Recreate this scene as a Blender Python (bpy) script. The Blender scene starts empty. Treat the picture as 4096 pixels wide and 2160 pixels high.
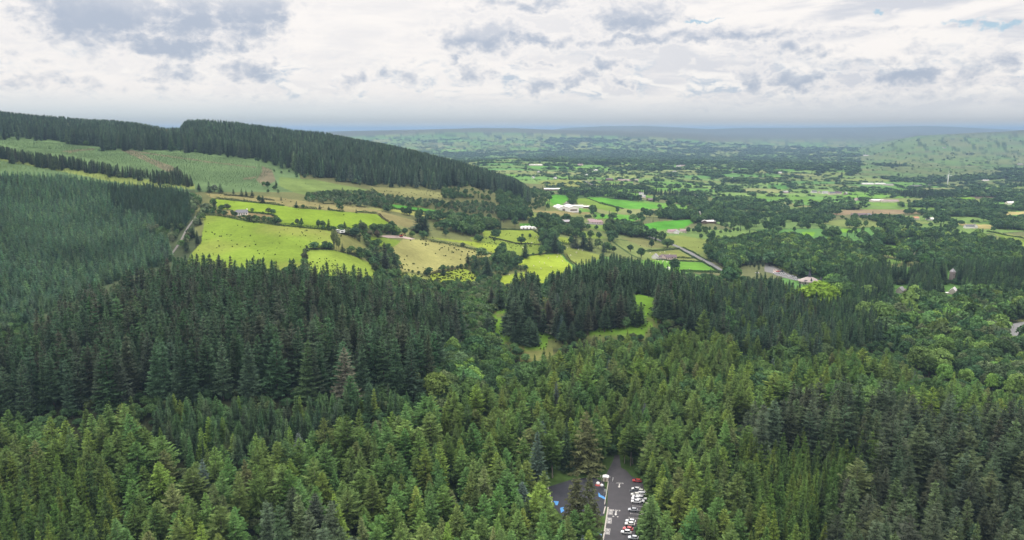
import bpy, bmesh, math, random
import numpy as np
from mathutils import Vector, Matrix
random.seed(7); rng = np.random.default_rng(11)
S = bpy.context.scene; COL = S.collection
R = math.radians
# ------------------------------------------------------------------ camera model
CAMZ, FPX, PITCH = 165.0, 731.0, R(10.9)
CP, SP = math.cos(PITCH), math.sin(PITCH)
def project(x, y, z):
    w = z - CAMZ
    dep = np.maximum(y*CP - w*SP, 1.0)
    return 512 + FPX*x/dep, 270 - FPX*(y*SP + w*CP)/dep, dep
def ray(px, py):                      # direction with unit forward (y) component
    a = (px-512)/FPX; b = (270-py)/FPX
    dy = CP + b*SP; dz = -SP + b*CP
    return a/dy, 1.0, dz/dy
def lin(r, g, b):
    f = lambda c: c/12.92 if c <= .04045 else ((c+.055)/1.055)**2.4
    return (f(r/255), f(g/255), f(b/255))
# ------------------------------------------------------------------ terrain
def vnoise(x, y, seed=0):             # smooth value noise, vectorised
    xi = np.floor(x).astype(np.int64); yi = np.floor(y).astype(np.int64)
    fx = x-xi; fy = y-yi
    fx = fx*fx*(3-2*fx); fy = fy*fy*(3-2*fy)
    def h(a, b):
        n = (a*374761393 + b*668265263 + seed*974634721) & 0xffffffff
        n = ((n ^ (n >> 13))*1274126177) & 0xffffffff
        return ((n ^ (n >> 16)) & 0xffff)/65535.0
    return (h(xi, yi)*(1-fx)+h(xi+1, yi)*fx)*(1-fy)+(h(xi, yi+1)*(1-fx)+h(xi+1, yi+1)*fx)*fy
def fbm(x, y, seed=0, o=4):
    s = 0; a = .5; t = 0
    for k in range(o):
        s = s+a*vnoise(x*2**k+17*k, y*2**k-9*k, seed+k); t += a; a *= .5
    return s/t
CTRL = []                             # (x, y, z)
def G(px, py, Y):
    d = ray(px, py); CTRL.append((d[0]*Y, Y, CAMZ+d[2]*Y))
def Wp(x, y, z): CTRL.append((x, y, z))
for a in [(0,137,1400),(66,143,1320),(106,149,1250),(159,151,1210),(256,161,1150),(322,178.5,1090),(369,187,1075),(441,191.5,1090),
          (130,160,1100),(0,158,1060),(190,185,960),(60,172,990),(300,190,960),(350,200,920),(330,212,800),(256,208,815),(215,212,770),
          (243,214,760),(380,216,820),(300,222,745),(420,215,950),(470,215,1050),(400,225,880),(330,235,700),(230,240,690),(200,250,655),
          (300,258,645),(345,262,640),(400,240,790),(430,250,780),(400,285,690),(450,272,760),(480,235,920),(440,232,860),
          (480,185,1330),(535,199,1480),(500,191,1260),(460,200,1130),(540,228,1060),(520,240,930),(515,250,870),(560,262,830),(540,281,770),(560,275,800),
          (600,240,1000),(640,225,1200),(575,208,1500),(620,200,1650),(560,195,1650),(600,180,2500),(560,170,3200),(655,258,992),(728,274,825),
          (820,282,795),(953,291,748),(800,200,2000),(800,220,1500),(900,240,1180),(1000,230,1300),(1000,200,1950),(1000,250,1050),(820,250,1040),
          (948,187,2960),(500,160,3600),(700,160,4400),(850,165,4000),(980,160,4800),(1010,148,5600),(930,150,6300)]: G(*a)
for py, Y, hc in [(112,1780,20),]: G(0, py, Y); CTRL[-1] = (CTRL[-1][0], Y, CTRL[-1][2]-hc)
for px, py, Y, hc in [(-60,106,1800,22),(56,117,1720,22),(112,121,1650,22),(172,126,1600,3),(230,122,1580,22),(280,128,1560,22),(340,139,1500,22),(400,149,1430,22),(440,158,1400,22),(480,169,1400,22),(512,179,1430,20),
                      (0,200,850,9),(0,250,640,9),(0,300,520,9),(100,230,760,9),(120,265,600,12)]:
    d = ray(px, py); CTRL.append((d[0]*Y, Y, CAMZ+d[2]*Y-hc))
for p in [(-300,1980,92),(-620,2000,118),(-900,2150,120),(-1250,2150,140),(-700,2600,40),(-150,2000,30),(-1500,3000,0),(-600,3600,-20),(0,2300,0),
          (-150,300,15),(-230,310,16),(-90,310,13),(-120,345,27),(-60,360,24),(-180,345,29),(-240,350,30),(-20,400,14),(-40,430,14),(-100,450,30),(-200,450,37),(-60,540,26),(-120,560,43),
          (-150,200,8),(0,200,0),(0,260,0),(0,320,3),(0,380,5),(-15,470,7),(-10,560,8),(-20,640,12),(60,280,0),(60,330,0),(60,400,4),(60,440,7),(45,660,10),(100,690,8),
          (120,450,6),(160,520,4),(200,400,2),(200,300,0),(200,200,0),(300,420,0),(300,600,0),(400,550,0),(240,700,0),(-200,120,6),(0,100,0),(200,110,0),(0,60,0),
          (350,750,0),(500,700,0),(-500,300,40),(-500,600,90),(700,500,0),(900,900,-5),(-700,900,130),(-1000,1300,170),(-300,420,40),(1500,1500,-15),(1800,2500,-30),(-300,150,10),(300,150,0)]: Wp(*p)
# knoll in front of the sheep fields
for px, py, Y in [(540,352,500),(505,345,510),(580,345,505),(500,312,575),(545,300,585),(600,300,585),(655,297,590),(640,330,520),(690,312,560),(580,300,600)]: G(px, py, Y)
for p in [(70,610,26),(20,615,24),(115,620,24)]: Wp(*p)
CT = np.array(CTRL)
def tcoord(x, y):
    r = np.maximum(np.hypot(x, y), 55.0)
    az = np.clip(np.arctan2(x, np.maximum(y, 1e-3)), -1.25, 1.25)
    return az*1.5, np.log(r)
cu, cv = tcoord(CT[:,0], CT[:,1])
KC = .12
D = np.sqrt((cu[:,None]-cu)**2+(cv[:,None]-cv)**2+KC*KC)
n = len(CT)
A = np.zeros((n+1, n+1)); A[:n,:n] = D + np.eye(n)*-.02; A[:n,n] = 1; A[n,:n] = 1
WT = np.linalg.solve(A, np.append(CT[:,2], 0))
def ridge(az_px, prof):
    xs, ys = zip(*prof); return np.interp(az_px, xs, ys)
def height(x, y):
    x = np.asarray(x, float); y = np.asarray(y, float); sh = x.shape
    x = x.ravel(); y = y.ravel(); z = np.empty(len(x))
    u, v = tcoord(x, y)
    for i in range(0, len(x), 60000):
        s = slice(i, i+60000)
        z[s] = np.sqrt((u[s,None]-cu)**2+(v[s,None]-cv)**2+KC*KC) @ WT[:n] + WT[n]
    r = np.hypot(x, y)
    far = np.clip((r-3600)/2600, 0, 1); far = far*far*(3-2*far)
    plain = -72 + 44*(fbm(x/2600, y/1500, 3, 3)-.5)*np.clip((r-3000)/3000, 0, 1)
    pxa = 512+FPX*x/np.maximum(y, 1)*CP
    def hill(prof, Y0, wn, wf):
        top = ridge(pxa, prof)        # skyline rows -> heights
        zt = CAMZ + (270-top - FPX*math.tan(PITCH))/FPX*Y0*1.037
        t = np.where(y < Y0, (Y0-y)/wn, (y-Y0)/wf)
        g = np.exp(-t*t)*(1 + .35*(fbm(x/900, y/900, 8, 4)-.5)*np.minimum(np.abs(t)*2, 1))
        return plain + np.maximum(zt-plain, 0)*np.clip(g, 0, 1)
    plain = hill([(-200,133),(300,132.5),(345,131),(400,130),(440,129.2),(480,128),(515,128.2),(545,129.5),(575,130.5),(640,133),(700,136),(760,139),(1300,140)], 9600, 2300, 2600)
    plain = hill([(-200,140),(480,139),(540,131),(565,128),(600,126.2),(640,126),(675,127.6),(700,129),(735,128),(790,127.8),(840,127.4),(880,126.5),(915,126.2),(945,127),(975,128.6),(1000,130),(1300,130)], 12500, 2000, 4000)
    plain = hill([(-200,150),(760,150),(850,146),(905,135.5),(950,133),(985,131.5),(1024,128.5),(1080,127.8),(1200,129)], 7400, 1900, 2500)
    plain = plain + 150*np.exp(-((y-34000)/6000)**2)
    z = z*(1-far) + plain*far
    und = (fbm(x/70, y/70, 21, 3)-.5)*3.2*np.clip((r-420)/300, 0, 1) + (fbm(x/260, y/260, 31, 2)-.5)*14*np.clip((r-1100)/900, 0, 1)*(1-far)
    z = z+und
    m = np.clip(1-np.maximum(np.abs(x-42)-34, 0)/25, 0, 1)*np.clip(1-np.maximum(np.abs(y-285)-80, 0)/30, 0, 1)   # levelled car park
    z = z*(1-m)
    lim = np.where(r < 8600, 186, 224); z = np.where(z > lim, lim+(z-lim)*.12, z)
    return z.reshape(sh)
# polar ground grid, fine where the land shows
AZ = np.concatenate([np.linspace(-75, -40, 18)[:-1], np.linspace(-40, 40, 1361), np.linspace(40, 75, 18)[1:]])
AZ = np.radians(AZ)
INV = np.concatenate([np.linspace(1/46000, 1/620, 430), np.linspace(1/620, 1/110, 250)[1:], [1/80, 1/50, 1/25]])
NA, NI = len(AZ), len(INV)
aa, ii = np.meshgrid(AZ, INV)
GX = np.sin(aa)/ii; GY = np.cos(aa)/ii
GZ = height(GX, GY)
def gz(x, y):                         # height of the ground sheet itself
    x = np.asarray(x, float); y = np.asarray(y, float)
    r = np.maximum(np.hypot(x, y), 26.0); az = np.arctan2(x, y)
    fi = np.interp(az, AZ, np.arange(NA)); fj = np.interp(1/r, INV, np.arange(NI))
    i0 = np.clip(fi.astype(int), 0, NA-2); j0 = np.clip(fj.astype(int), 0, NI-2)
    a = fi-i0; b = fj-j0
    return (GZ[j0,i0]*(1-a)+GZ[j0,i0+1]*a)*(1-b)+(GZ[j0+1,i0]*(1-a)+GZ[j0+1,i0+1]*a)*b
TT = 1/np.linspace(1/120, 1/44000, 6000)
def hit(px, py, ymin=120, ymax=44000):          # where the sight line through a photo pixel meets the ground
    dx, dy, dz = ray(px, py)
    t = TT[(TT >= ymin) & (TT <= ymax)]
    zz = CAMZ+dz*t; g = gz(dx*t, t)
    k = np.argmax(zz < g)
    if zz[k] >= g[k]: k = len(t)-1
    if k == 0: tt = t[0]
    else:
        d0 = zz[k-1]-g[k-1]; d1 = zz[k]-g[k]; tt = t[k-1]+(t[k]-t[k-1])*d0/(d0-d1+1e-9)
    return dx*tt, tt, float(gz(dx*tt, tt))
# ------------------------------------------------------------------ tracing rasters (2 cells per photo pixel of the 1024 frame)
RS = 2; OX, OY = 80, 20; RW, RH = (1024+160)*RS, (540+100)*RS
def poly_mask(poly):
    m = np.zeros((RH, RW), bool); P = np.array(poly, float)
    x0 = max(int((P[:,0].min()+OX)*RS)-1, 0); x1 = min(int((P[:,0].max()+OX)*RS)+2, RW)
    y0 = max(int((P[:,1].min()+OY)*RS)-1, 0); y1 = min(int((P[:,1].max()+OY)*RS)+2, RH)
    X, Y = np.meshgrid((np.arange(x0, x1)+.5)/RS-OX, (np.arange(y0, y1)+.5)/RS-OY)
    ins = np.zeros(X.shape, bool); k = len(P)-1
    for i in range(len(P)):
        xi, yi = P[i]; xk, yk = P[k]
        if yi != yk:
            ins ^= ((yi > Y) != (yk > Y)) & (X < (xk-xi)*(Y-yi)/(yk-yi)+xi)
        k = i
    m[y0:y1, x0:x1] = ins
    return m
def look(raster, px, py, off=0):
    i = ((px+OX)*RS).astype(int); j = ((py+OY)*RS).astype(int)
    ok = (i >= 0) & (i < RW) & (j >= 0) & (j < RH)
    out = np.full(px.shape, off, raster.dtype)
    out[ok] = raster[j[ok], i[ok]]
    return out
zf = lambda pts: [(175+x/10.304, 175+y/10.304) for x, y in pts]     # tracing sheets -> frame pixels
zm = lambda pts: [(425+x/10.304, 150+y/10.304) for x, y in pts]
z2 = lambda pts: [(256+x/7.543, 95+y/7.543) for x, y in pts]
z3 = lambda pts: [(512+x/7.543, 95+y/7.543) for x, y in pts]
z4 = lambda pts: [(768+x/7.543, 95+y/7.543) for x, y in pts]
z5 = lambda pts: [(400+x/8.587, 225+y/8.587) for x, y in pts]
z6 = lambda pts: [(700+x/7.951, 225+y/7.951) for x, y in pts]
zc = lambda pts: [((2350+x/4.38)/4, (1850+y/4.38)/4) for x, y in pts]
# ground covers: albedo; C_FL also carries the shade under the trees as dark colour
C_BR = (.120,.235,.022); C_GR = (.075,.185,.030); C_YE = (.175,.220,.035); C_OL = (.150,.165,.050); C_TAN = (.300,.255,.105)
C_BRN = (.170,.125,.070); C_RO = (.115,.125,.048); C_FL = (.030,.035,.018); C_DK = (.045,.075,.026); C_YG = (.19,.235,.03); C_PAL = (.21,.22,.085)
FIELDS = [  (z5([(-20,400),(130,420),(265,450),(300,500),(260,530),(130,500),(0,455)]), (.15,.17,.045), 40), # polygon, albedo, tufts per hectare
 (zf([(410,248),(850,285),(1120,320),(1300,345),(1700,375),(2080,405),(2140,450),(2250,520),(2100,545),(1600,560),(1090,510),(1060,440),(1000,400),(760,380),(640,365),(440,345)]), (.138,.202,.022), 10),
 (zf([(280,420),(430,415),(750,480),(1080,520),(1400,550),(1620,575),(1630,745),(1400,750),(1340,760),(1300,1000),(100,1000),(150,830),(270,700),(300,500)]), (.134,.192,.026), 30),
 (zf([(390,360),(640,370),(760,385),(1000,410),(1060,450),(1080,490),(900,470),(430,410)]), (.19,.15,.07), 10),
 (zf([(1340,770),(1640,775),(1800,820),(2000,900),(2060,1000),(2060,1120),(1400,1060)]), (.145,.195,.03), 70),
 (zf([(1660,600),(1850,640),(2000,780),(1900,800),(1780,800),(1640,770)]), (.16,.165,.055), 60),
 (zf([(310,190),(1000,225),(1500,290),(1950,330),(2150,380),(2500,480),(2440,550),(2230,500),(2100,405),(1700,370),(1300,340),(850,280),(380,240)]), (.165,.148,.062), 25),
 (zf([(1080,20),(1450,50),(1700,100),(2000,150),(2130,260),(1900,290),(1400,220),(1230,180),(1060,110)]), (.11,.15,.045), 8),
 (z2([(850,690),(1150,705),(1390,735),(1420,780),(1320,775),(1050,800),(930,770)]), (.165,.165,.065), 40),
 (z2([(860,830),(1000,822),(1150,838),(1390,875),(1330,885),(1000,852)]), (.07,.21,.03), 0),
 (z2([(830,852),(1000,858),(1150,878),(1420,893),(1490,930),(1480,950),(1300,930),(1050,882)]), (.20,.205,.06), 0),
 (z2([(1110,1090),(1250,1090),(1500,1120),(1750,1190),(1780,1215),(1640,1230),(1550,1300),(1300,1345),(1100,1330),(1030,1200),(1010,1170)]), (.225,.215,.078), 75),
 (z2([(820,1070),(960,1075),(1100,1100),(1010,1165),(880,1120)]), (.15,.215,.03), 10),
 (zm([(0,895),(200,930),(400,960),(700,1060),(760,1080),(745,985),(500,945),(330,930),(150,910)]), C_YG, 15),
 (zm([(590,830),(820,825),(1100,825),(1190,870),(1200,960),(1100,975),(930,960),(600,885)]), (.17,.22,.035), 12),
 (zm([(460,900),(610,890),(930,968),(1220,978),(1250,1050),(1100,1085),(930,1085),(880,1040),(735,985),(500,940)]), (.15,.20,.035), 45),
 (zm([(820,1140),(1050,1088),(1400,1070),(1440,1130),(1520,1195),(1500,1300),(1300,1400),(780,1420),(780,1300),(1050,1250),(1050,1190),(820,1170)]), (.20,.255,.028), 0),
 (zm([(50,1280),(400,1215),(520,1290),(560,1420),(60,1400)]), (.18,.225,.03), 110),
 (zm([(1400,990),(1550,1010),(1815,1088),(1770,1140),(1560,1200),(1440,1080)]), (.165,.195,.045), 0),
 (zm([(1370,890),(1500,910),(1490,975),(1395,972)]), C_YE, 10),
 (zm([(1420,825),(1720,840),(1880,910),(1760,915),(1500,880)]), (.145,.20,.04), 0),
 (zm([(975,757),(1262,757),(1245,790),(975,785)]), (.075,.21,.025), 0),
 (zm([(820,655),(1060,632),(1345,680),(1290,705),(1000,700),(850,675)]), (.14,.175,.05), 0),
 (zm([(1060,622),(1340,630),(1700,640),(1700,660),(1350,675)]), (.19,.165,.07), 0),
 (zm([(1260,480),(1350,460),(1450,470),(1500,520),(1400,558),(1310,553)]), (.075,.22,.025), 0),
 (zm([(1560,490),(1690,500),(1960,590),(2040,612),(1960,645),(1780,605),(1700,565),(1560,540)]), (.13,.20,.035), 0),
 (zm([(1670,492),(1800,487),(2000,515),(2250,545),(2472,580),(2460,603),(2200,608),(2045,604),(1880,560)]), (.085,.225,.028), 0),
 (zm([(1720,668),(2000,662),(2270,690),(2110,748),(1900,705),(1750,705)]), (.09,.225,.03), 0),
 (z3([(963,982),(1100,955),(1350,938),(1372,962),(1290,1003),(1050,1023)]), (.065,.215,.022), 0),
 (zm([(1570,758),(1800,770),(1990,790),(1950,835),(1800,832)]), (.12,.185,.04), 0),
 (zm([(1160,330),(1350,303),(1600,310),(1730,380),(1600,387),(1400,392),(1250,370)]), (.19,.21,.06), 0),
 (zm([(1700,318),(2150,325),(2140,345),(1780,350)]), (.11,.19,.045), 0), (zm([(1780,360),(2576,380),(2576,430),(2000,422)]), (.10,.195,.04), 0),
 (z3([(985,1243),(1440,1263),(1575,1338),(1280,1333),(1230,1335),(1150,1318),(1000,1275)]), (.10,.215,.03), 0),
 (z3([(1010,1192),(1250,1168),(1300,1200),(1385,1245),(1230,1232),(1050,1205)]), (.175,.195,.055), 0),
 (z3([(1080,1072),(1280,1058),(1510,1100),(1420,1195),(1300,1152),(1150,1100)]), (.155,.185,.048), 4),
 (z3([(830,1080),(960,1073),(1150,1122),(1130,1152),(1000,1152)]), (.155,.16,.06), 6),
 (z4([(850,1140),(900,1130),(1030,1150),(1050,1180),(960,1215),(850,1200)]), (.115,.215,.035), 0),
 (z4([(690,1262),(770,1230),(960,1235),(1010,1245),(1000,1272),(850,1280)]), (.12,.195,.045), 0),
 (z4([(830,1080),(1000,1085),(1330,1140),(1340,1155),(1100,1150),(900,1110)]), (.145,.175,.055), 0),
 (z4([(1690,1037),(1990,1100),(1990,1165),(1790,1095)]), (.15,.21,.04), 0), (z4([(1650,1025),(1990,1075),(1990,1098),(1700,1040)]), (.175,.20,.06), 0),
 (z4([(1430,968),(1722,982),(1690,1012),(1500,1003)]), C_TAN, 0),
 (z4([(280,1088),(372,1088),(350,1135),(290,1135)]), (.165,.185,.05), 0), (z4([(550,1012),(695,1012),(640,1037),(560,1037)]), C_BR, 0),
 (z4([(-90,1050),(70,1045),(60,1068),(-80,1070)]), C_BR, 0), (z4([(255,1033),(355,1035),(340,1065),(270,1062)]), C_BR, 0),
 (z4([(-160,770),(80,752),(200,755),(440,800),(400,810),(100,800)]), (.11,.20,.04), 0), (z4([(0,680),(100,672),(180,690),(120,712),(0,700)]), (.08,.19,.045), 0),
 (z4([(620,815),(860,805),(1190,828),(1000,842),(650,830)]), (.12,.205,.04), 0), (z4([(700,850),(1270,848),(1270,866),(720,862)]), (.12,.195,.045), 0),
 (z4([(400,870),(900,862),(1250,872),(1200,892),(500,905)]), (.20,.15,.09), 0), (z4([(1570,838),(1840,840),(1790,868),(1580,868)]), (.17,.20,.06), 0),
 (z4([(1690,600),(1931,640),(1931,780),(1550,780),(1400,700),(1480,680)]), (.10,.075,.055), 0), (z4([(1760,885),(1990,878),(1990,905),(1790,905)]), C_TAN, 0),
 (z4([(990,655),(1330,658),(1340,685),(1000,685)]), (.12,.195,.05), 0), (z4([(905,720),(1090,712),(1080,740),(920,745)]), (.165,.20,.06), 0),
 (z4([(1250,712),(1680,720),(1670,740),(1300,735)]), (.10,.19,.05), 0), (z4([(1410,775),(1560,775),(1560,797),(1400,797)]), C_BR, 0),
]
KNOLL = [(490,318),(508,302),(540,296),(600,298),(640,294),(658,299),(672,310),(665,322),(652,332),(648,340),(620,338),(580,340),(560,348),(545,352),(520,353),(500,345)]
KN_GRASS = (.105,.195,.024)
FR = np.zeros((RH, RW), np.int16)
for i, (p, c, t) in enumerate(FIELDS): FR[poly_mask(p)] = i+1
# tip rasters: what stands with its top in this part of the photograph
TIP = np.zeros((RH, RW), np.int16)
def tip(code, p): TIP[poly_mask(p)] = code
c3 = [(-60,131),(0,136.5),(66,143.5),(106,149),(159,151),(199,153.5),(256,161.5),(275,168),(262,178),(256,187),(240,187),(222,184),(190,180),(186,172),(166,169),(146,167),(113,162),(86,157),(60,153),(27,149),(0,143),(-60,135)]
tip(3, c3)
tip(1, [(-60,60),(300,60),(300,126),(340,135),(400,146),(440,155),(480,166),(512,176),(530,187),(530,191),(512,182),(468,172),(444,170),(440,175),(402,172),(369,170),(355,166),(322,162),(282,152),(256,145.5),(199,138.5),(159,137),(106,135.5),(66,130),(0,124),(-60,119)])
tip(0, [(-80,-20),(-80,103),(0,110.5),(28,113.5),(56,115.5),(90,118.5),(112,119.5),(140,122.5),(158,125.5),(163,126.8),(180,126.8),(183,122),(188,119),(205,118.5),(230,120.5),(260,124),(280,126.5),(300,129),(302,-20)])
tip(4, [(-60,149),(0,158),(40,165),(80,170),(113,174),(146,181),(190,185),(190,188),(150,187),(115,181),(70,172),(0,169),(-60,166)])
tip(2, [(-60,135),(0,145),(27,150),(60,154),(86,158),(113,163),(146,168),(166,170),(177,165),(190,174),(192,178),(146,172),(113,166),(80,162),(40,157),(0,150),(-60,140)])
tip(5, [(-60,166),(0,170),(70,172),(113,180),(159,182),(188,187),(191,196),(193,208),(189,220),(180,236),(170,250),(150,258),(110,272),(60,292),(0,325),(-60,345)])
tip(16, [(106,182),(159,183),(188,189),(190,205),(186,220),(160,222),(150,210),(130,205),(112,196)])
tip(18, [(190,192),(200,195),(206,203),(204,212),(196,220),(190,233),(183,243),(172,250),(178,238),(186,224),(190,210)])
tip(18, [(140,222),(180,220),(186,226),(176,238),(160,232)])
tip(6, [(-60,350),(0,328),(60,295),(110,275),(150,262),(190,253),(260,256),(300,259),(340,264),(363,265),(372,272),(398,278),(415,284),(450,291),(464,299),(466,306),(452,318),(440,330),(430,345),(400,346),(250,345),(150,346),(90,360),(40,365),(0,372),(-60,380)])
tip(17, [(512,283),(530,280),(545,275),(560,268),(575,262),(590,257),(600,252),(620,253),(650,258),(680,268),(700,274),(690,290),(680,292),(660,290),(640,285),(610,290),(585,290),(560,292),(540,290)])
tip(7, [(-60,425),(0,412),(60,425),(100,432),(150,438),(200,440),(270,432),(330,408),(370,405),(400,398),(437,384),(455,372),(480,365),(520,360),(540,352),(560,342),(590,337),(620,330),(650,332),(668,322),(700,318),(720,325),(740,335),(760,345),(790,352),(820,350),(850,345),(880,350),(905,360),(930,365),(960,372),(1000,380),(1084,385),(1084,620),(-60,620)])
tip(7, [(-60,398),(0,404),(40,410),(100,406),(150,398),(150,440),(60,430),(0,420),(-60,430)])
tip(9, [(150,394),(200,392),(345,388),(420,378),(425,388),(345,405),(330,412),(270,436),(200,440),(165,436),(150,420)])
tip(11, [(395,372),(440,360),(440,384),(400,392)])
tip(8, [(-60,448),(20,448),(60,455),(90,462),(110,475),(120,500),(118,540),(118,620),(-60,620)])
tip(10, [(252,480),(275,470),(300,485),(330,498),(345,540),(345,620),(240,620),(245,520)])
tip(10, [(745,395),(790,385),(850,380),(930,388),(1000,395),(1084,400),(1084,620),(790,620),(800,560),(820,520),(838,490),(852,465),(872,452),(880,432),(855,425),(830,418),(800,412),(770,416),(745,420)])
tip(8, [(752,428),(775,420),(800,415),(830,420),(855,425),(875,432),(870,450),(850,465),(838,490),(820,520),(800,560),(790,620),(745,620),(742,560),(748,500),(745,460)])
tip(11, [(440,352),(455,338),(475,322),(490,320),(500,345),(505,352),(530,360),(545,362),(530,372),(500,378),(470,380),(445,385),(438,378)])
tip(19, [(400,274),(455,264),(484,268),(500,276),(506,298),(494,318),(478,336),(464,332),(470,305),(464,296),(430,285)])
tip(19, [(372,250),(388,246),(392,262),(402,272),(385,272),(372,262)])
tip(12, [(690,280),(700,274),(740,276),(780,277),(800,283),(815,290),(826,298),(835,312),(838,330),(820,342),(790,348),(760,340),(738,330),(715,318),(695,312),(688,300)])
tip(15, [(845,268),(870,258),(900,262),(940,258),(1000,258),(1084,256),(1084,280),(1024,280),(980,283),(940,288),(905,286),(905,292),(880,302),(872,325),(850,335),(838,330),(826,298),(850,290)])
tip(13, [(700,264),(702,247),(715,238),(740,233),(765,231),(800,233),(830,237),(850,236),(875,244),(878,256),(845,268),(848,280),(838,284),(826,276),(808,272),(790,270),(770,263),(755,258),(748,262),(735,268),(715,270),(705,270)])
tip(13, [(878,232),(900,229),(930,228),(960,231),(985,234),(1005,241),(1024,249),(1084,256),(1000,257),(940,257),(905,252),(905,246),(890,243),(878,246)])
tip(11, [(905,290),(940,290),(980,285),(1024,282),(1084,282),(1084,378),(1000,376),(960,368),(930,360),(905,352),(890,338),(875,325),(880,302)])
tip(20, [(306,192),(330,189),(365,189),(390,194),(420,197),(450,200),(480,199),(500,204),(498,212),(470,211),(440,205),(400,202),(378,203),(340,201),(306,197)])
OPEN = np.zeros((RH, RW), bool)       # no scattered trunk stands here
def opn(p): OPEN[poly_mask(p)] = True
opn(KNOLL)
opn(zc([(-30,200),(230,230),(440,-40),(470,-120),(600,-120),(590,60),(640,120),(760,190),(1000,330),(1010,560),(960,700),(900,800),(880,1000),(850,1100),(830,1400),(800,1700),(200,1700),(230,1400),(300,1000),(300,760),(10,760)]))
opn([(541,512),(546,492),(568,470),(590,478),(604,490),(603,545),(575,545),(560,520)])        # play area lawn
opn([(525,350),(560,352),(560,362),(530,364)])
opn([(728,277),(734,269),(758,264),(775,268),(800,278),(826,288),(826,297),(800,294),(765,284)])      # visitor centre and its car park
opn([(998,322),(1024,320),(1060,322),(1060,340),(1004,340)])
opn([(939,300),(938,285),(962,285),(964,302)]); opn([(890,298),(890,285),(910,285),(910,298)])
opn([(910,252),(922,252),(922,260),(910,260)])
TRACK = [(171,255),(180,243),(186,231),(192,222),(196,217),(201,211),(206,204)]
# ------------------------------------------------------------------ materials
def newmat(name):
    m = bpy.data.materials.new(name); m.use_nodes = True
    nt = m.node_tree; nt.nodes.clear()
    return m, nt
def nd(nt, typ, ins=None, **kw):
    n = nt.nodes.new(typ)
    for k, v in kw.items(): setattr(n, k, v)
    for k, v in (ins or {}).items():
        s = n.inputs[k]
        if isinstance(v, bpy.types.Node): v = v.outputs[0]
        if isinstance(v, bpy.types.NodeSocket): nt.links.new(v, s)
        else: s.default_value = v
    return n
def mth(nt, op, a, b=0.0, c=0.0, clamp=False):
    n = nt.nodes.new('ShaderNodeMath'); n.operation = op; n.use_clamp = clamp
    for i, v in enumerate((a, b, c)):
        if isinstance(v, bpy.types.NodeSocket): nt.links.new(v, n.inputs[i])
        else: n.inputs[i].default_value = v
    return n.outputs[0]
def mix(nt, f, a, b, typ='MIX'):
    n = nt.nodes.new('ShaderNodeMix'); n.data_type = 'RGBA'; n.blend_type = typ; n.clamp_factor = True
    for k, v in ((0, f), (6, a), (7, b)):
        if isinstance(v, bpy.types.NodeSocket): nt.links.new(v, n.inputs[k])
        else: n.inputs[k].default_value = (*v, 1) if isinstance(v, tuple) and len(v) == 3 else v
    return n.outputs[2]
def solid(name, col, rough=.7, var=.15, scale=1.5, metal=0.0, spec=.3):
    m, nt = newmat(name)
    tc = nd(nt, 'ShaderNodeTexCoord')
    nz = nd(nt, 'ShaderNodeTexNoise', {'Vector': tc.outputs['Object'], 'Scale': scale, 'Detail': 5.0})
    f = mth(nt, 'MULTIPLY_ADD', nz.outputs[0], 2*var, 1-var)
    c = mix(nt, 1.0, col, nd(nt, 'ShaderNodeCombineColor', {0: f, 1: f, 2: f}).outputs[0], 'MULTIPLY')
    b = nd(nt, 'ShaderNodeBsdfPrincipled', {'Base Color': c, 'Roughness': rough, 'Metallic': metal, 'Specular IOR Level': spec})
    nd(nt, 'ShaderNodeOutputMaterial', {0: b.outputs[0]})
    return m
def foliage_mat():
    m, nt = newmat('foliage')
    ti = nd(nt, 'ShaderNodeAttribute', attribute_type='INSTANCER', attribute_name='tint')
    to = nd(nt, 'ShaderNodeAttribute', attribute_type='GEOMETRY', attribute_name='tone')
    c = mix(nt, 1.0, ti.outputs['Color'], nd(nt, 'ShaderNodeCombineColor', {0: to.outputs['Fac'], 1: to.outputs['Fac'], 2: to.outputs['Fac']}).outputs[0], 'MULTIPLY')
    d = nd(nt, 'ShaderNodeBsdfDiffuse', {'Color': c})
    t = nd(nt, 'ShaderNodeBsdfTranslucent', {'Color': mix(nt, 1.0, c, (1.25, 1.25, .75), 'MULTIPLY')})
    s = nd(nt, 'ShaderNodeMixShader', {0: .2, 1: d.outputs[0], 2: t.outputs[0]})
    nd(nt, 'ShaderNodeOutputMaterial', {0: s.outputs[0]})
    return m
M = dict(foliage=foliage_mat(), bark=solid('bark', (.085,.065,.05), .9, .3, 2.0), pale_bark=solid('pale_bark', (.19,.165,.14), .9, .3, 2.0))
# ------------------------------------------------------------------ mesh and object helpers
def mesh_arrays(name, V, T, mats, mi=None, attrs=None, smooth=False):
    V = np.asarray(V, np.float32).reshape(-1, 3); T = np.asarray(T, np.int32); k = T.shape[1]
    me = bpy.data.meshes.new(name)
    me.vertices.add(len(V)); me.vertices.foreach_set('co', V.ravel())
    me.loops.add(T.size); me.loops.foreach_set('vertex_index', T.ravel())
    me.polygons.add(len(T)); me.polygons.foreach_set('loop_start', np.arange(0, T.size, k, dtype=np.int32))
    me.polygons.foreach_set('loop_total', np.full(len(T), k, np.int32))
    if mi is not None: me.polygons.foreach_set('material_index', np.asarray(mi, np.int32))
    if smooth: me.polygons.foreach_set('use_smooth', np.ones(len(T), bool))
    for m in mats: me.materials.append(m)
    for nm, (typ, dom, arr) in (attrs or {}).items():
        a = me.attributes.new(nm, typ, dom)
        a.data.foreach_set({'FLOAT': 'value', 'INT': 'value', 'FLOAT_COLOR': 'color', 'FLOAT_VECTOR': 'vector'}[typ], np.asarray(arr).ravel())
    me.update(calc_edges=True)
    return me
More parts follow.
